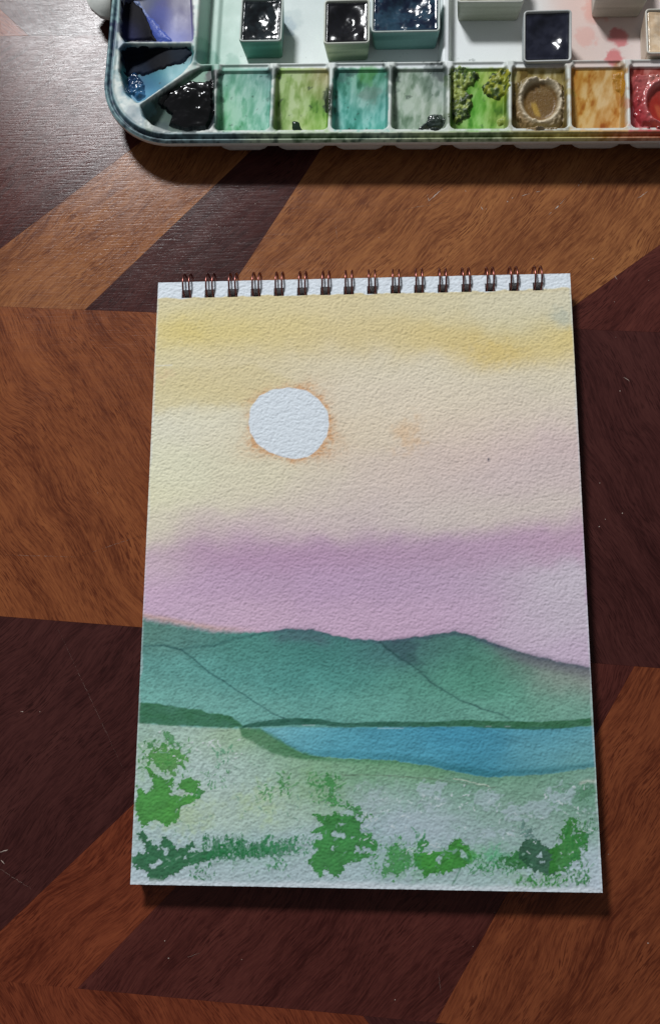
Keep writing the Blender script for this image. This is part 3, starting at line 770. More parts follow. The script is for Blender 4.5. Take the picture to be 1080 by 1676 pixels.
def punched_sheet(name, z0, z1, mat, shrink=(0, 0, 0), rot=0.0, dx=0.0):
    """sheet or stack of sheets with the row of punched holes cut through"""
    bm = bmesh.new()
    xl, xr, yb = -PW/2+shrink[0], PW/2-shrink[1], -PH/2+shrink[2]
    slab(bm, xl, xr, yb, HOLE_Y-HOLE_H/2, z0, z1)
    slab(bm, xl, xr, HOLE_Y+HOLE_H/2, PH/2-0.05, z0, z1)
    e = [xl]+[h+s*HOLE_W/2 for h in HOLES for s in (-1, 1)]+[xr]
    for a, b in zip(e[0::2], e[1::2]):
        slab(bm, a, b, HOLE_Y-HOLE_H/2, HOLE_Y+HOLE_H/2, z0, z1)
    o = bm_obj(name, bm, mat, pad)
    o.rotation_euler = (0, 0, math.radians(rot)); o.location = (dx*MM, 0, 0)
    return o
zz = PAGE_Z-0.62
for k in range(5):
    punched_sheet('page', zz-0.34, zz, M_PAPER, (0.5+random.uniform(0, .5), 0.9+random.uniform(0, .8), random.uniform(-0.25, 0.5)), random.uniform(-0.05, 0.05))
    zz -= 0.40
punched_sheet('page_block', 1.75, zz, M_PAPER, (0.9, 1.2, 0.5))
punched_sheet('back_cover', 0.02, 1.70, M_BOARD, (0.6, 1.0, 0.1))

def wire_loop(hx):
    """twin wire: two parallel rings joined at the closed tip inside the hole"""
    R_, r = 4.75, 0.34
    cy, cz = HOLE_Y+3.75, 4.78
    pts = []
    def ring(s, a): return (hx+s*1.12, cy+R_*math.cos(a), cz+R_*math.sin(a))
    a_tip = math.radians(225)
    A = [math.radians(-120+ (345*k/40)) for k in range(41)]
    left = [ring(-1, a) for a in A if a <= a_tip]
    right = [ring(1, a) for a in A if a <= a_tip]
    tip = [(hx+1.12*math.sin(b)*-1, cy+R_*math.cos(a_tip+.12*math.cos(b)), cz+R_*math.sin(a_tip+.12*math.cos(b))) for b in np.linspace(math.pi/2, -math.pi/2, 7)]
    path = left+tip[1:-1]+right[::-1]
    cv = bpy.data.curves.new('wire', 'CURVE'); cv.dimensions = '3D'
    sp = cv.splines.new('POLY'); sp.points.add(len(path)-1)
    for q, p in zip(sp.points, path): q.co = (p[0]*MM, p[1]*MM, p[2]*MM, 1)
    cv.bevel_depth = r*MM; cv.bevel_resolution = 3; cv.use_fill_caps = True
    tmp = bpy.data.objects.new('tmp', cv); COL.objects.link(tmp)
    dg = bpy.context.evaluated_depsgraph_get()
    me = bpy.data.meshes.new_from_object(tmp.evaluated_get(dg))
    bpy.data.objects.remove(tmp)
    me.name = 'wire_loop'
    for p in me.polygons: p.use_smooth = True
    me.materials.clear(); me.materials.append(M_WIRE)
    return me
wire_me = wire_loop(0.0)
for h in HOLES:
    w = link('wire_loop', wire_me, None, pad)
    w.location = (h*MM, 0, 0)
    w.rotation_euler = (0, 0, random.uniform(-0.03, 0.03))
# rotation above is about the pad origin axis, so keep the loop centred in its hole
for w in [c for c in pad.children if c.name.startswith('wire_loop')]:
    a = w.rotation_euler.z
    w.location.x += math.sin(a)*HOLE_Y*MM; w.location.y += (1-math.cos(a))*HOLE_Y*MM

# ------------------------------------------------------------------ watercolour palette
LIP_Z, FLOOR_Z = 13.0, 3.0
PAL_A = math.radians(-1.65)
pal = empty('paint_palette', (0, 0, 0))
tag(pal, 'large white plastic paint palette with stained wells and wide rim', 'palette')
ca, sa = math.cos(PAL_A), math.sin(PAL_A)
P0 = np.array(un(540, 231, LIP_Z))                  # a point on the front lip
def to_pal(x, y):
    dx, dy = x-P0[0], y-P0[1]
    return dx*ca+dy*sa, -dx*sa+dy*ca
def from_pal(s, t):
    return P0[0]+s*ca-t*sa, P0[1]+s*sa+t*ca
def pp(px, py, z=LIP_Z-1):
    return to_pal(*un(px, py, z))
S0 = pp(174, 90, LIP_Z)[0]; S1 = S0+268.0; T0, T1 = 0.0, 168.0; RAD = 27.0

def nonuni(a, b, f0, f1, fine, coarse):
    out = [a]
    while out[-1] < b-1e-6:
        x = out[-1]; st = fine if f0 <= x <= f1 else coarse
        out.append(min(b, x+st))
    return np.array(out)
gs = nonuni(S0, S1, S0-1, S0+222, 0.36, 1.6)
gt = nonuni(T0, T1, -1, 74, 0.36, 1.6)
GS, GT = np.meshgrid(gs, gt)

def rrect_in(s, t, s0, s1, t0, t1, r):
    """distance inside a rounded rectangle (positive inside)"""
    cx_, cy_ = (s0+s1)/2, (t0+t1)/2
    qx, qy = abs(s-cx_)-((s1-s0)/2-r), abs(t-cy_)-((t1-t0)/2-r)
    return -(np.hypot(np.maximum(qx, 0), np.maximum(qy, 0)) + np.minimum(np.maximum(qx, qy), 0) - r)

SEP = [352, 446, 541, 638, 733.5, 834, 931, 1027, 1123]        # walls between the front wells (photograph x)
TB = pp(640, 109)[1]; TF = pp(640, 214)[1]
WELLS = []                                                       # (kind, data)
for a, b in zip(SEP[:-1], SEP[1:]):
    WELLS.append(('rect', (pp(a, 165)[0]+0.4, pp(b, 165)[0]-0.4, TF, TB)))
s_last = pp(SEP[-1], 165)[0]
while s_last+22 < S1-6:
    WELLS.append(('rect', (s_last+0.55, s_last+21.4, TF, TB))); s_last += 22
PA = [pp(*q) for q in ((200,-34),(312,-34),(316,64),(313,68),(208,69),(200,58))]
PB = [pp(*q) for q in ((206,77),(312,76),(317,86),(312,104),(296,122),(236,164),(226,168),(208,152),(199,118),(200,84))]
PC = [pp(*q) for q in ((234,176),(250,164),(318,118),(330,110),(347,109),(349,130),(350,200),(342,211),(320,215),(285,215),(252,204),(238,190))]
WELLS += [('poly', PA), ('poly', PB), ('poly', PC)]
sA0, sA1 = min(p[0] for p in PA), max(p[0] for p in PA)
tA = max(p[1] for p in PA)+1.6
while tA+24 < T1-5:
    WELLS.append(('poly', [(sA0, tA), (sA1, tA), (sA1, tA+23), (sA0, tA+23)])); tA += 24.6

SM0 = pp(322, 60)[0]
def tray_height(s, t):
    d = rrect_in(s, t, S0, S1, T0, T1, RAD)
    z = LIP_Z - 1.0*sstep(0.9, 0.0, d)                                        # eased outer lip
    z = z - 1.7*sstep(1.2, 1.6, d)*sstep(2.9, 2.4, d)                         # lid groove
    z = z + 0.3*sstep(2.5, 2.9, d)*sstep(4.2, 3.6, d)
    low = np.zeros_like(s)
    inr = sstep(3.5, 4.2, d)
    for kind, w in WELLS:
        if kind == 'rect':
            di = rrect_in(s, t, w[0], w[1], w[2], w[3], 2.2)
            tt = np.clip((t-w[2])/(w[3]-w[2]), 0, 1)
            dep = 1.9+5.7*(1-tt)**0.85
            wdt = 1.3
        else:
            di = 0.9-poly_sd(s, t, w)
            dep = 2.4+4.8*sstep(26, 7, d); wdt = 1.5
        low = np.maximum(low, dep*sstep(0.0, wdt, di))
    # back edge of the front wells is lower than the walls between them
    wall = np.full_like(s, 99.0)
    for kind, w in WELLS:
        if kind == 'rect': wall = np.minimum(wall, np.minimum(abs(s-w[0]+0.55), abs(s-w[1]-0.55)))
    notch = 1.6*sstep(0.9, 2.4, wall)*sstep(TB-2.5, TB, t)*sstep(TB+2.2, TB+0.8, t)
    low = np.maximum(low, notch*sstep(S0+30, S0+42, s))
    # mixing area with a central rib
    dm = rrect_in(s, t, SM0, S1-6, TB+1.1, T1-6, 3.0)
    mixd = 10.0*sstep(0.0, 3.2, dm)
    rib = pp(730, 60)[0]
    mixd = mixd*(1-0.62*sstep(2.6, 0.9, abs(s-rib)))
    mixd = mixd*(1-0.10*sstep(2.4, 0.8, abs(s-pp(345, 40)[0])))
    low = np.maximum(low, mixd)
    return z-low*inr, d
TZ, TD = tray_height(GS, GT)
TX, TY = from_pal(GS, GT)
TPX, TPY = proj(TX, TY, TZ)

def tray_colour():
    u, v = TPX, TPY
    w1 = fbm(u/30, v/30, 201, 4)-.5; w2 = fbm(u/30, v/30+9, 203, 4)-.5
    sp = fbm(u/7, v/7, 205, 3)-.5; lg = fbm(u/60, v/60, 207, 3)-.5
    uu, vv = u+26*w1, v+26*w2
    G = 1.05
    plastic = [(330,30,168,196,184),(370,30,184,204,194),(370,90,186,206,196),(350,80,140,186,168,.6),(490,40,192,204,202),(490,90,222,228,228),(650,95,204,212,214),(700,90,214,220,222),(730,50,224,228,228),
               (780,90,222,226,228),(800,50,216,220,218),(850,60,214,218,216),(960,40,212,178,168),(990,60,214,196,190),(1010,20,216,186,176),(960,90,206,190,178),(1040,60,206,204,204),(1020,95,200,190,188),
               (180,100,120,152,156),(300,225,116,140,144),(500,222,170,186,160),(760,222,176,186,150),(930,222,190,180,120),(1040,222,196,140,110),(310,90,120,170,165,.5)]
    C = field(uu, vv, plastic, 46, 40, G)
    # wells, each with its own stain
    def wash(C, poly, pts, sx=26, sy=26, k=1.0, soft=2.0):
        d = poly_sd(u+3*sp, v+3*sp, poly)
        return mixc(C, 0, sstep(soft, -soft, d)*0) if False else C*(1-(k*sstep(soft, -soft, d))[..., None]) + field(uu, vv, pts, sx, sy, G)*(k*sstep(soft, -soft, d))[..., None]
    B = lambda a, b: [(a, 111), (b, 111), (b, 215), (a, 215)]
    C = wash(C, [(196,-80),(318,-80),(318,70),(196,70)], [(215,20,28,26,44),(240,50,26,24,44),(262,30,70,80,150),(285,60,120,128,190),(290,10,88,84,112),(300,40,96,92,132),(310,60,112,110,150),(230,5,90,96,120)], 16, 14)
    C = wash(C, [(196,74),(320,74),(320,92),(300,122),(230,170),(196,150)], [(215,95,22,34,52),(250,95,20,28,44),(290,90,26,44,62),(312,82,70,140,136,.5),(260,130,58,120,140),(290,115,84,156,164),(225,140,40,84,120),(235,160,90,150,180),(204,120,90,160,160,.6)], 15, 12)
    C = wash(C, [(228,178),(318,116),(352,106),(352,216),(240,216)], [(250,190,74,98,92),(262,200,86,108,98),(320,125,110,150,126),(345,115,90,140,120),(300,160,24,24,30),(330,180,22,22,28),(280,205,90,106,100)], 14, 12)
    C = wash(C, B(353, 446), [(370,130,110,170,146),(430,130,116,166,158),(395,140,136,188,170),(390,175,130,196,158),(372,195,118,190,134),(430,190,138,192,182),(410,205,128,190,160),(360,120,84,136,122,.5),(440,118,80,124,120,.5)])
    C = wash(C, B(447, 540), [(460,130,132,170,84),(458,180,112,158,60),(490,130,164,184,120),(480,180,174,194,136),(500,200,160,188,104),(520,140,150,160,96),(530,125,166,150,110,.6),(512,170,104,158,52,.7),(525,190,116,168,58),(538,160,60,84,50,.5)], 18, 18)
    C = wash(C, B(542, 637), [(560,130,96,164,150),(600,125,90,160,104),(630,130,84,150,140),(570,180,112,190,178),(610,200,104,186,174),(595,150,110,164,152),(605,165,120,150,136,.6),(630,180,70,144,138),(550,200,90,166,156)], 22, 20)
    C = wash(C, B(639, 733), [(655,130,146,168,146),(690,130,164,180,168),(720,130,132,150,140),(670,180,164,184,160),(700,190,166,180,164),(660,200,140,166,150),(645,120,90,110,100,.5),(715,118,86,100,96,.5)], 22, 20)
    C = wash(C, B(735, 833), [(790,130,120,170,70),(785,170,110,178,72),(780,200,110,180,70),(750,150,112,144,56),(750,200,96,138,50),(815,130,166,170,40),(825,180,110,150,44),(830,205,128,150,70)], 18, 18)
    C = wash(C, B(836, 930), [(860,125,150,132,76),(900,125,160,146,92),(850,170,104,86,40),(880,170,128,98,44),(915,180,104,88,44),(880,205,120,92,46),(845,205,96,84,44)], 20, 18)
    C = wash(C, B(932, 1026), [(950,130,192,142,62),(950,190,194,146,66),(985,150,204,166,110),(990,195,198,150,96),(1010,130,186,130,40),(1010,190,196,146,70),(970,170,202,158,88)], 18, 20)
    C = wash(C, B(1028, 1122), [(1040,130,150,60,52),(1040,190,186,70,76),(1070,170,170,54,44),(1075,120,170,90,80),(1110,160,180,70,60)], 18, 18)
    # dirt: lid groove, wall tops, specks
    gcol = field(u, v, [(180,60,44,62,84),(190,160,40,58,78),(260,220,36,44,56),(400,222,34,52,58),(520,222,46,84,36),(620,222,40,70,66),(760,222,66,90,46),(900,222,110,104,40),(960,222,150,120,30),(1040,222,150,70,40)], 40, 60)
    kg = sstep(1.0, 1.45, TD)*sstep(3.1, 2.5, TD)
    C = mixc(C, 0*C[0, 0], np.zeros_like(kg)) 
    C = C*(1-(kg*np.clip(0.72+1.5*sp+0.8*lg, 0, 1))[..., None]) + gcol*(kg*np.clip(0.72+1.5*sp+0.8*lg, 0, 1))[..., None]
    kr = sstep(3.8, 3.0, TD)*(1-kg)*np.clip(0.20+2.6*sp+1.2*lg, 0, 0.85)
    C = C*(1-kr[..., None]) + gcol*kr[..., None]
    sk = sstep(0.29, 0.34, sp)*0.6*sstep(80, 108, v)
    C = mixc(C, lin((40, 60, 56)), sk*sstep(830, 760, u))
    # pigment dried along the walls and streaked down the ramps of the wells
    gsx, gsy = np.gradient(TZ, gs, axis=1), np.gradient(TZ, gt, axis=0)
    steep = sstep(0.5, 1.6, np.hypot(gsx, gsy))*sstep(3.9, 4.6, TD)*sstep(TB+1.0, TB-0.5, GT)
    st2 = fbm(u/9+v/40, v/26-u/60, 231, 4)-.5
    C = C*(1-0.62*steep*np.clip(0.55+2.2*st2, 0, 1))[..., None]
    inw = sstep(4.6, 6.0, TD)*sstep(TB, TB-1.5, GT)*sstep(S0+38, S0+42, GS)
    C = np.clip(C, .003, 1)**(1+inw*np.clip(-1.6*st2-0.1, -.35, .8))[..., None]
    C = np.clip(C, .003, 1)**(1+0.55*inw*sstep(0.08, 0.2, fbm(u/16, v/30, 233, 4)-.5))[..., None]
    # bare plastic on the tops of the walls
    top = sstep(LIP_Z-1.6, LIP_Z-0.5, TZ)*sstep(3.3, 4.0, TD)
    edge = np.clip(0.75+1.6*sp, 0.1, 0.9)
    C = mixc(C, lin((206, 212, 206)), top*edge)
    # pink splashes in the right mixing area, print of old washes
    for x, y, r_, col, k in ((1012, 64, 10, (196, 100, 104), .8), (1005, 98, 9, (196, 96, 100), .8), (975, 15, 24, (212, 150, 136), .6), (960, 62, 18, (216, 170, 160), .7),
                             (480, 36, 20, (170, 186, 186), .5), (476, 45, 8, (110, 140, 160), .4),
                             (345, 100, 15, (92, 152, 132), .6), (330, 76, 11, (110, 162, 142), .5), (322, 92, 9, (60, 110, 112), .6), (380, 104, 9, (120, 168, 150), .5), (349, 124, 8, (22, 24, 30), .9), (352, 142, 6, (26, 30, 34), .85),
                             (353, 165, 5, (60, 84, 78), .6), (354, 205, 7, (44, 60, 64), .6), (446, 118, 7, (40, 62, 66), .7), (444, 160, 5, (70, 110, 100), .6), (448, 205, 7, (60, 90, 60), .6), (538, 152, 8, (38, 56, 40), .85), (540, 178, 6, (34, 50, 38), .8),
                             (560, 121, 9, (52, 96, 90), .65), (575, 116, 6, (44, 80, 76), .7), (601, 120, 10, (84, 154, 84), .6), (606, 152, 11, (104, 132, 120), .6), (641, 120, 8, (56, 72, 66), .75), (641, 150, 6, (84, 108, 98), .6), (722, 116, 9, (58, 70, 70), .75), (704, 114, 6, (84, 96, 96), .6),
                             (735, 130, 7, (70, 96, 50), .7), (736, 190, 7, (76, 100, 58), .6), (834, 125, 6, (130, 130, 50), .6), (834, 200, 6, (120, 116, 60), .5), (931, 150, 5, (170, 150, 60), .6), (1026, 170, 6, (180, 100, 60), .6), (1015, 112, 8, (150, 110, 40), .6),
                             (208, 80, 9, (60, 110, 120), .6), (206, 150, 8, (70, 130, 150), .6), (240, 180, 9, (110, 150, 156), .5), (196, 40, 7, (40, 50, 90), .7), (200, 72, 7, (50, 80, 110), .6), (222, 190, 10, (84, 110, 124), .6), (262, 215, 9, (60, 76, 84), .6), (312, 216, 8, (40, 50, 56), .7)):
        C = mixc(C, lin(col), k*sstep(1.2, .7, np.hypot(u+14*w1+16*sp-x, v+14*w2+12*sp-y)/(r_*1.6 if r_ < 13 else r_)))
    return C
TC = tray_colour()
gl = 0.48+0.25*(fbm(TPX/25, TPY/25, 221, 3)-.5)
me = np_mesh('tray', np.stack([TX, TY, TZ], -1).reshape(-1, 3)[:], np.zeros((0, 4), int)) if False else None
ny_, nx_ = GS.shape
dc = (TD[:-1, :-1]+TD[1:, 1:]+TD[:-1, 1:]+TD[1:, :-1])/4
# pull the outermost vertices onto the rounded outline so that the corner is smooth
gx, gy = np.gradient(TD, gs, axis=1), np.gradient(TD, gt, axis=0)
near = (TD < 0) & (TD > -0.6)
sx_, sy_ = GS-TD*gx*near, GT-TD*gy*near
X2, Y2 = from_pal(np.where(near, sx_, GS), np.where(near, sy_, GT))
keep = (TD[:-1, :-1] > -0.52) & (TD[1:, 1:] > -0.52) & (TD[:-1, 1:] > -0.52) & (TD[1:, :-1] > -0.52)
V3 = np.stack([X2, Y2, TZ], -1).reshape(-1, 3)
F = grid_faces(nx_, ny_, keep)
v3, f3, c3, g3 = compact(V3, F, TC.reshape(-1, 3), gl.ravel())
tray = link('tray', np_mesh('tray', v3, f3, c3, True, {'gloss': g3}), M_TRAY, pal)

def rr_loop(ins, r, n=14):
    s0, s1, t0, t1 = S0+ins, S1-ins, T0+ins, T1-ins
    r = max(2.0, r-ins); out = []
    for cx_, cy_, a0 in ((s1-r, t0+r, -90), (s1-r, t1-r, 0), (s0+r, t1-r, 90), (s0+r, t0+r, 180)):
        for k in range(n+1):
            a = math.radians(a0+90*k/n); out.append((cx_+r*math.cos(a), cy_+r*math.sin(a)))
    return out
def lofted(name, rings, mat, parent, cap=True, smooth=True):
    bm = bmesh.new(); prev = None
    for loop, z in rings:
        cur = [bm.verts.new((from_pal(s, t)[0]*MM, from_pal(s, t)[1]*MM, z*MM)) for s, t in loop]
        if prev:
            n = len(cur)
            for i in range(n): bm.faces.new((prev[i], prev[(i+1) % n], cur[(i+1) % n], cur[i]))
        prev = cur
    if cap: bm.faces.new(prev)
    bmesh.ops.recalc_face_normals(bm, faces=bm.faces)
    return bm_obj(name, bm, mat, parent, smooth)
# outer lip turned down, and the body beneath it
lofted('rim_lip', [(rr_loop(0.0, RAD), LIP_Z-0.95), (rr_loop(-0.15, RAD), LIP_Z-1.5), (rr_loop(-0.1, RAD), LIP_Z-2.6), (rr_loop(0.5, RAD), LIP_Z-3.0), (rr_loop(2.6, RAD), LIP_Z-3.1), (rr_loop(4.0, RAD), LIP_Z-3.2)], M_UNDER, pal, cap=False)
lofted('base', [(rr_loop(7.0, RAD), 2.7), (rr_loop(7.5, RAD), 2.0), (rr_loop(9.0, RAD), 0.02)], M_UNDER, pal, smooth=False)
for kind, w in WELLS:
    if kind != 'rect': continue
    def lp(ins, tfront, tb):
        a, b, t1_ = w[0]+1.2+ins, w[1]-1.2-ins, w[2]+tb
        return [(a+2.6, tfront), (b-2.6, tfront), (b-0.8, tfront+0.7), (b, tfront+1.5), (b, t1_), (a, t1_), (a, tfront+1.5), (a+0.8, tfront+0.7)]
    lofted('well_base', [(lp(0, 1.9, .45), LIP_Z-3.05), (lp(0.2, 2.1, .9), 5.2), (lp(0.9, 2.5, 2.0), 3.8)], M_UNDER, pal)

def paint_patch(poly_px, thick, colours, lump=0.6, lscale=2.2, wet=True, seed=1, ragged=6, edge=5.0, z=6, label=None, hollow=None, chips=None):
    """paint lying in a well: follows the plastic and stands proud of it"""
    x0, x1 = min(p[0] for p in poly_px)-12, max(p[0] for p in poly_px)+12
    y0, y1 = min(p[1] for p in poly_px)-12, max(p[1] for p in poly_px)+12
    u, v = TPX, TPY
    box = (u > x0) & (u < x1) & (v > y0) & (v < y1)
    r_ = np.where(box.any(1))[0]; c_ = np.where(box.any(0))[0]
    sl = (slice(max(r_[0]-1, 0), r_[-1]+2), slice(max(c_[0]-1, 0), c_[-1]+2))
    u, v = u[sl], v[sl]; x, y, zb = TX[sl], TY[sl], TZ[sl]
    nz = fbm(x/lscale, y/lscale, 300+seed, 4)-.5
    d = -poly_sd(u, v, poly_px) + ragged*2*(fbm(x/2.0, y/2.0, 330+seed, 4)-.5)
    prof = sstep(0, edge, d)
    h = thick*prof*(0.75+0.5*nz) + lump*prof*(np.abs(nz)*2.2)
    if hollow is not None:
        q = np.hypot((u-hollow[0])/hollow[2], (v-hollow[1])/hollow[3])
        h = h*(1-0.92*sstep(1.12, 0.75, q)) + 0.9*np.exp(-((q-1.12)/0.13)**2)*prof
    zt = zb + h - 0.15*(1-sstep(0, 1.0, d))
    C = field(u+14*nz, v+14*nz, colours, 12, 12, 1.0)
    if chips is not None:                                    # flakes of lighter and darker paint
        cn = fbm(x/1.3, y/1.3, 360+seed, 3)-.5
        C = mixc(C, lin(chips[0]), sstep(0.04, 0.12, cn)); C = mixc(C, lin(chips[1]), sstep(-0.04, -0.14, cn))
    if hollow is not None:
        rn = fbm(x/1.2, y/1.2, 370+seed, 3)
        C = mixc(C, lin(hollow[4]), np.clip(np.exp(-((q-1.08)/0.14)**2)*(0.3+1.2*rn), 0, 1))
        C = mixc(C, lin(hollow[5]), sstep(1.0, 0.85, q)*(0.55+0.6*rn))
        C = mixc(C, lin(hollow[6]), 0.8*sstep(0.22, 0.08, np.abs((u-hollow[0])/hollow[2]+0.38-(v-hollow[1])*0.012))*sstep(-.1, .15, (v-hollow[1])/hollow[3])*sstep(.8, .6, q))
    kp = (d[:-1, :-1] > 0) | (d[1:, 1:] > 0)
    if not kp.any(): return None
    V_ = np.stack([x, y, zt+0.02], -1).reshape(-1, 3)
    v_, f_, c_ = compact(V_, grid_faces(u.shape[1], u.shape[0], kp), C.reshape(-1, 3))
    o = link('paint', np_mesh('paint', v_, f_, c_, True), {True: M_WET, False: M_DRY, 'matt': M_MATT}[wet], pal)
    if label: tag(o, label)
    return o

BLK = [(300,150,10,9,12),(330,180,9,8,11),(340,130,12,11,14),(280,200,14,13,16),(310,205,10,9,12)]
paint_patch([(292,142),(312,132),(336,136),(348,128),(350,195),(338,212),(300,214),(276,206),(282,190),(264,176),(270,160)], 1.4, BLK, 1.1, 6.0, True, 1, 4, label='wet black paint')
paint_patch([(252,168),(286,146),(292,176),(272,180)], 0.6, BLK, 0.6, 2.4, True, 2, 5)
paint_patch([(200,84),(236,78),(306,78),(316,88),(300,104),(262,116),(236,124),(204,126)], 0.7, [(215,95,12,18,30),(260,90,10,12,20),(300,90,14,26,40),(220,120,14,26,44)], 0.12, 6, 'matt', 3, 5, label='dark indigo paint')
paint_patch([(206,128),(224,118),(236,136),(238,158),(226,166),(210,154)], 1.0, [(212,140,30,60,100),(225,130,20,44,70),(230,158,60,110,150)], 1.6, 2.6, True, 4, 4, label='glossy blue paint')
paint_patch([(202,10),(218,2),(236,14),(246,40),(258,68),(206,68),(201,50)], 0.9, [(220,30,14,12,20),(240,55,12,11,20),(212,60,30,34,70)], 0.10, 6, 'matt', 5, 4, label='dark violet paint')
paint_patch([(214,0),(228,2),(246,26),(262,44),(284,68),(256,69),(243,44),(232,18)], 0.8, [(222,6,120,134,170),(250,40,66,84,160),(270,62,72,92,172)], 0.3, 3.0, False, 6, 3, label='cobalt blue paint ridge')
paint_patch([(530,168),(538,142),(543,150),(540,184),(532,186)], 0.6, [(536,160,36,44,34)], 0.3, 2, True, 7, 2)
paint_patch([(476,196),(488,198),(496,214),(478,214)], 0.5, [(486,206,30,50,36)], 0.4, 2, True, 8, 2)
paint_patch([(684,212),(702,190),(722,186),(730,196),(726,210),(714,214)], 1.1, [(700,206,34,44,44),(720,196,60,72,64)], 1.0, 1.6, True, 9, 3, label='dark green paint chip')
paint_patch([(738,112),(760,110),(784,120),(774,136),(764,146),(772,170),(762,196),(746,206),(738,190)], 0.9, [(745,120,72,96,44),(765,125,96,128,50),(748,150,150,160,64),(752,180,62,86,34),(762,160,80,104,36)], 1.2, 2.2, False, 10, 10, 4, chips=((156, 170, 88), (48, 66, 30)), label='crumbled olive green paint')
paint_patch([(796,128),(818,112),(832,118),(830,150),(816,166),(798,160),(788,146)], 0.9, [(800,145,84,110,34),(825,120,160,150,30),(812,150,70,92,30),(820,135,120,130,34)], 1.0, 2.2, False, 11, 7, 4, chips=((150, 156, 50), (56, 74, 28)), label='lump of green gold paint')
paint_patch([(810,196),(824,188),(828,204),(814,210)], 0.8, [(818,200,140,156,70)], 0.8, 1.5, False, 12, 3)
paint_patch([(842,138),(860,128),(900,130),(922,140),(924,196),(908,212),(858,212),(842,196)], 1.6, [(855,150,110,92,48),(880,135,168,150,110),(880,170,122,92,40),(862,190,150,124,84),(910,170,112,90,44),(905,205,170,152,120),(868,180,176,140,60,.6)], 0.9, 1.4, False, 13, 5, 5, hollow=(883, 168, 30, 33, (200, 186, 160), (112, 82, 38), (186, 150, 62)), label='raw ochre paint with a worn hollow')
paint_patch([(1000,120),(1018,116),(1024,140),(1018,160),(1006,146)], 0.5, [(1012,135,176,124,36)], 0.3, 2, False, 14, 3)
paint_patch([(1034,126),(1070,120),(1110,124),(1116,200),(1090,212),(1046,208),(1036,190)], 1.6, [(1045,150,176,84,84),(1042,185,170,60,66),(1075,135,190,120,112),(1076,175,160,48,34),(1100,170,170,70,60)], 0.8, 1.8, True, 15, 5, 5, hollow=(1084, 172, 28, 32, (206, 120, 120), (158, 44, 34), (190, 90, 60)), label='red paint with a worn hollow')

# thumb tab moulded on the far left of the rim
bm = bmesh.new()
tabp = [pp(150, -18, 9), pp(140, -4, 9), pp(148, 12, 9), pp(164, 26, 9), pp(182, 30, 9), pp(182, -60, 9), pp(158, -50, 9)]
lofted('thumb_tab', [(tabp, 7.5), (tabp, 9.6)], M_UNDER, pal)

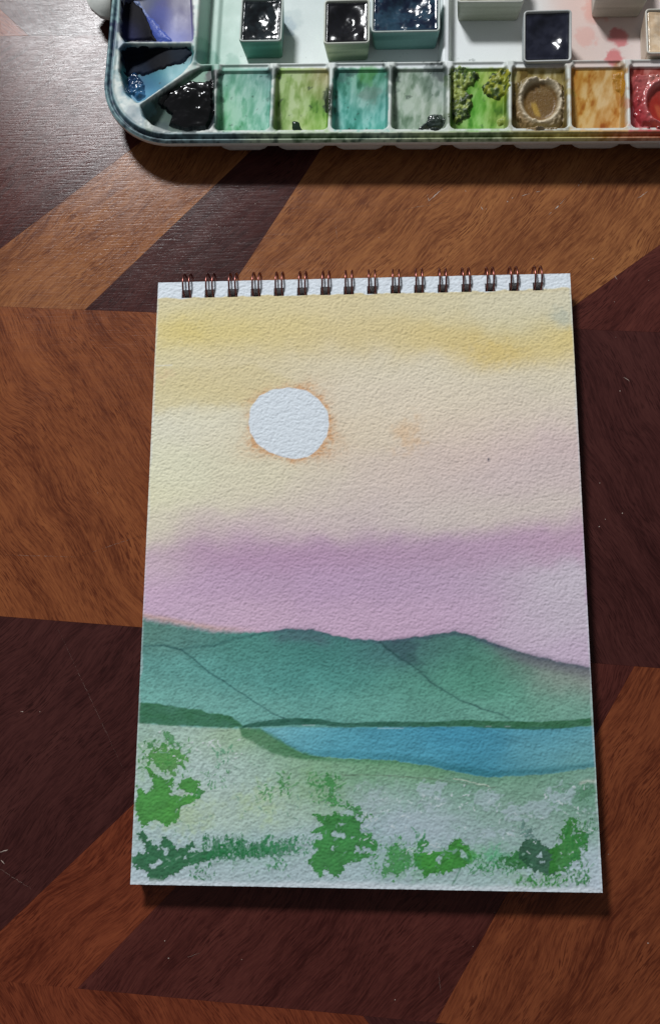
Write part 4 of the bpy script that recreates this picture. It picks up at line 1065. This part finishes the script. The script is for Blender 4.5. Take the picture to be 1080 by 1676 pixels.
# ------------------------------------------------------------------ loose paint pans standing in the palette
def pan(name_label, front_l, front_r, depth, cup_cols, paint_cols, wet=True, height=11.0, tilt=0.0, fill=0.95, seed=1, lump=0.5, lift=0.0):
    zt = FLOOR_Z+height
    a = np.array(un(*front_l, zt)); b = np.array(un(*front_r, zt))
    w = np.linalg.norm(b-a); ang = math.atan2(b[1]-a[1], b[0]-a[0])
    root = empty('paint_pan', (0, 0, 0))
    mid = (a+b)/2
    root.location = (mid[0]*MM, mid[1]*MM, (FLOOR_Z+0.05+lift)*MM)
    root.rotation_euler = (tilt, 0, ang)
    tag(root, name_label, 'paint pan', 'loose paint pans standing in the palette')
    tp = 0.9
    # cup: rounded outer wall, rim, inner wall and floor
    def loop(ins, y_in=None, r=1.4, n=4):
        x0, x1, y0, y1 = -w/2+ins, w/2-ins, ins, depth-ins; out = []
        r = max(0.4, r)
        for cx_, cy_, a0 in ((x1-r, y0+r, -90), (x1-r, y1-r, 0), (x0+r, y1-r, 90), (x0+r, y0+r, 180)):
            for k in range(n+1):
                t = math.radians(a0+90*k/n); out.append((cx_+r*math.cos(t), cy_+r*math.sin(t)))
        return out
    rings = [(loop(tp+0.5), 0.0), (loop(tp), 0.4)]
    for k in range(1, 9): rings.append((loop(tp*(1-k/8)), 0.4+(height-0.9)*k/8))
    rings += [(loop(0.08), height-0.1), (loop(0.2), height), (loop(0.55, r=1.0), height), (loop(0.7, r=.9), height-0.2), (loop(1.35, r=.8), height-2.5), (loop(1.7, r=.8), 1.5)]
    vs, fs, n = [], [], len(rings[0][0])
    for L_, z in rings: vs += [(x, y, z) for x, y in L_]
    for k in range(len(rings)-1):
        for i in range(n): fs.append((k*n+i, k*n+(i+1) % n, (k+1)*n+(i+1) % n, (k+1)*n+i))
    vs = np.array(vs)
    # stains vary around the cup
    ng = fbm(vs[:, 0]/3+seed*7, vs[:, 2]/2.5+vs[:, 1]/4, 400+seed, 3)
    c0, c1 = lin(cup_cols[0]), lin(cup_cols[1])
    kk = sstep(0.3, 0.7, ng)[:, None]
    cc = c0*(1-kk)+c1*kk
    topw = (vs[:, 2] > height-0.3)[:, None]
    cc = np.where(topw, lin((206, 206, 200))*0.6+cc*0.4, cc)
    cup = link('cup', np_mesh('cup', vs, fs, cc, True), M_CUP, root)
    bot = bmesh.new(); vv = [bot.verts.new((x*MM, y*MM, 0.005*MM)) for x, y in loop(tp+0.5)]
    bot.faces.new(vv[::-1]); bm_obj('cup_floor', bot, M_UNDER, root)
    # paint
    nx2, ny2 = int(w/0.3), int(depth/0.3)
    xs = np.linspace(-w/2+0.85, w/2-0.85, nx2); ys = np.linspace(0.85, depth-0.85, ny2)
    X, Y = np.meshgrid(xs, ys)
    e = np.minimum(np.minimum(X-xs[0], xs[-1]-X), np.minimum(Y-ys[0], ys[-1]-Y))
    nz = fbm(X/4.6+seed*3, Y/4.6, 420+seed, 3, .4)-.5
    dish = np.exp(-((X/(w*0.27))**2+((Y-depth*0.55)/(depth*0.3))**2)**1.6)
    Z = height*fill - 0.25 - 1.7*dish + lump*2.2*nz*(0.4+0.6*sstep(0, 3, e)) + 0.35*sstep(1.2, 0, e) - 0.9*sstep(0.35, 0, e)
    Z = np.minimum(Z, height-0.25)
    kk = sstep(-0.22, 0.22, fbm(X/2.4, Y/2.4+seed*5, 440+seed, 3)-.5)[..., None]
    C = lin(paint_cols[0])*(1-kk)+lin(paint_cols[1])*kk
    link('paint', np_mesh('paint', np.stack([X, Y, Z], -1).reshape(-1, 3), grid_faces(nx2, ny2), C.reshape(-1, 3), True), M_WET if wet else M_DRY, root)
    return root

pan('small pan of dark green black paint with a teal stained cup', (391, 68), (461, 67), 19, ((92, 150, 138), (70, 120, 108)), ((16, 20, 24), (30, 38, 42)), seed=1, lump=0.6)
pan('small pan of black paint in a cream green cup with a round hollow', (529, 72), (605, 70), 19, ((176, 186, 160), (120, 140, 118)), ((12, 12, 16), (20, 20, 26)), seed=2, lump=0.3)
pan('wide pan of blue black paint in a teal cup', (607, 53), (720, 51), 19, ((120, 164, 160), (84, 132, 128)), ((18, 30, 52), (40, 66, 84)), seed=3, lump=0.7)
pan('pale grey cup behind the green wells, beside the navy pan', (748, 4), (858, 3), 19, ((186, 190, 178), (160, 164, 150)), ((150, 150, 130), (170, 170, 150)), wet=False, seed=4)
pan('tilted small pan of dark navy paint among empty slots', (856, 92), (935, 90), 19, ((186, 192, 196), (130, 138, 144)), ((26, 28, 42), (38, 40, 54)), seed=5, lump=0.35, tilt=math.radians(12), lift=-0.1)
pan('pale grey cup above the pink splashes', (974, -2), (1062, -3), 19, ((190, 192, 182), (164, 166, 156)), ((180, 120, 110), (190, 140, 120)), wet=False, seed=6)
pan('small pan of pale cream paint beside the pink splashes', (1058, 88), (1140, 87), 19, ((206, 196, 178), (176, 160, 140)), ((214, 186, 152), (226, 204, 176)), wet=True, seed=7)
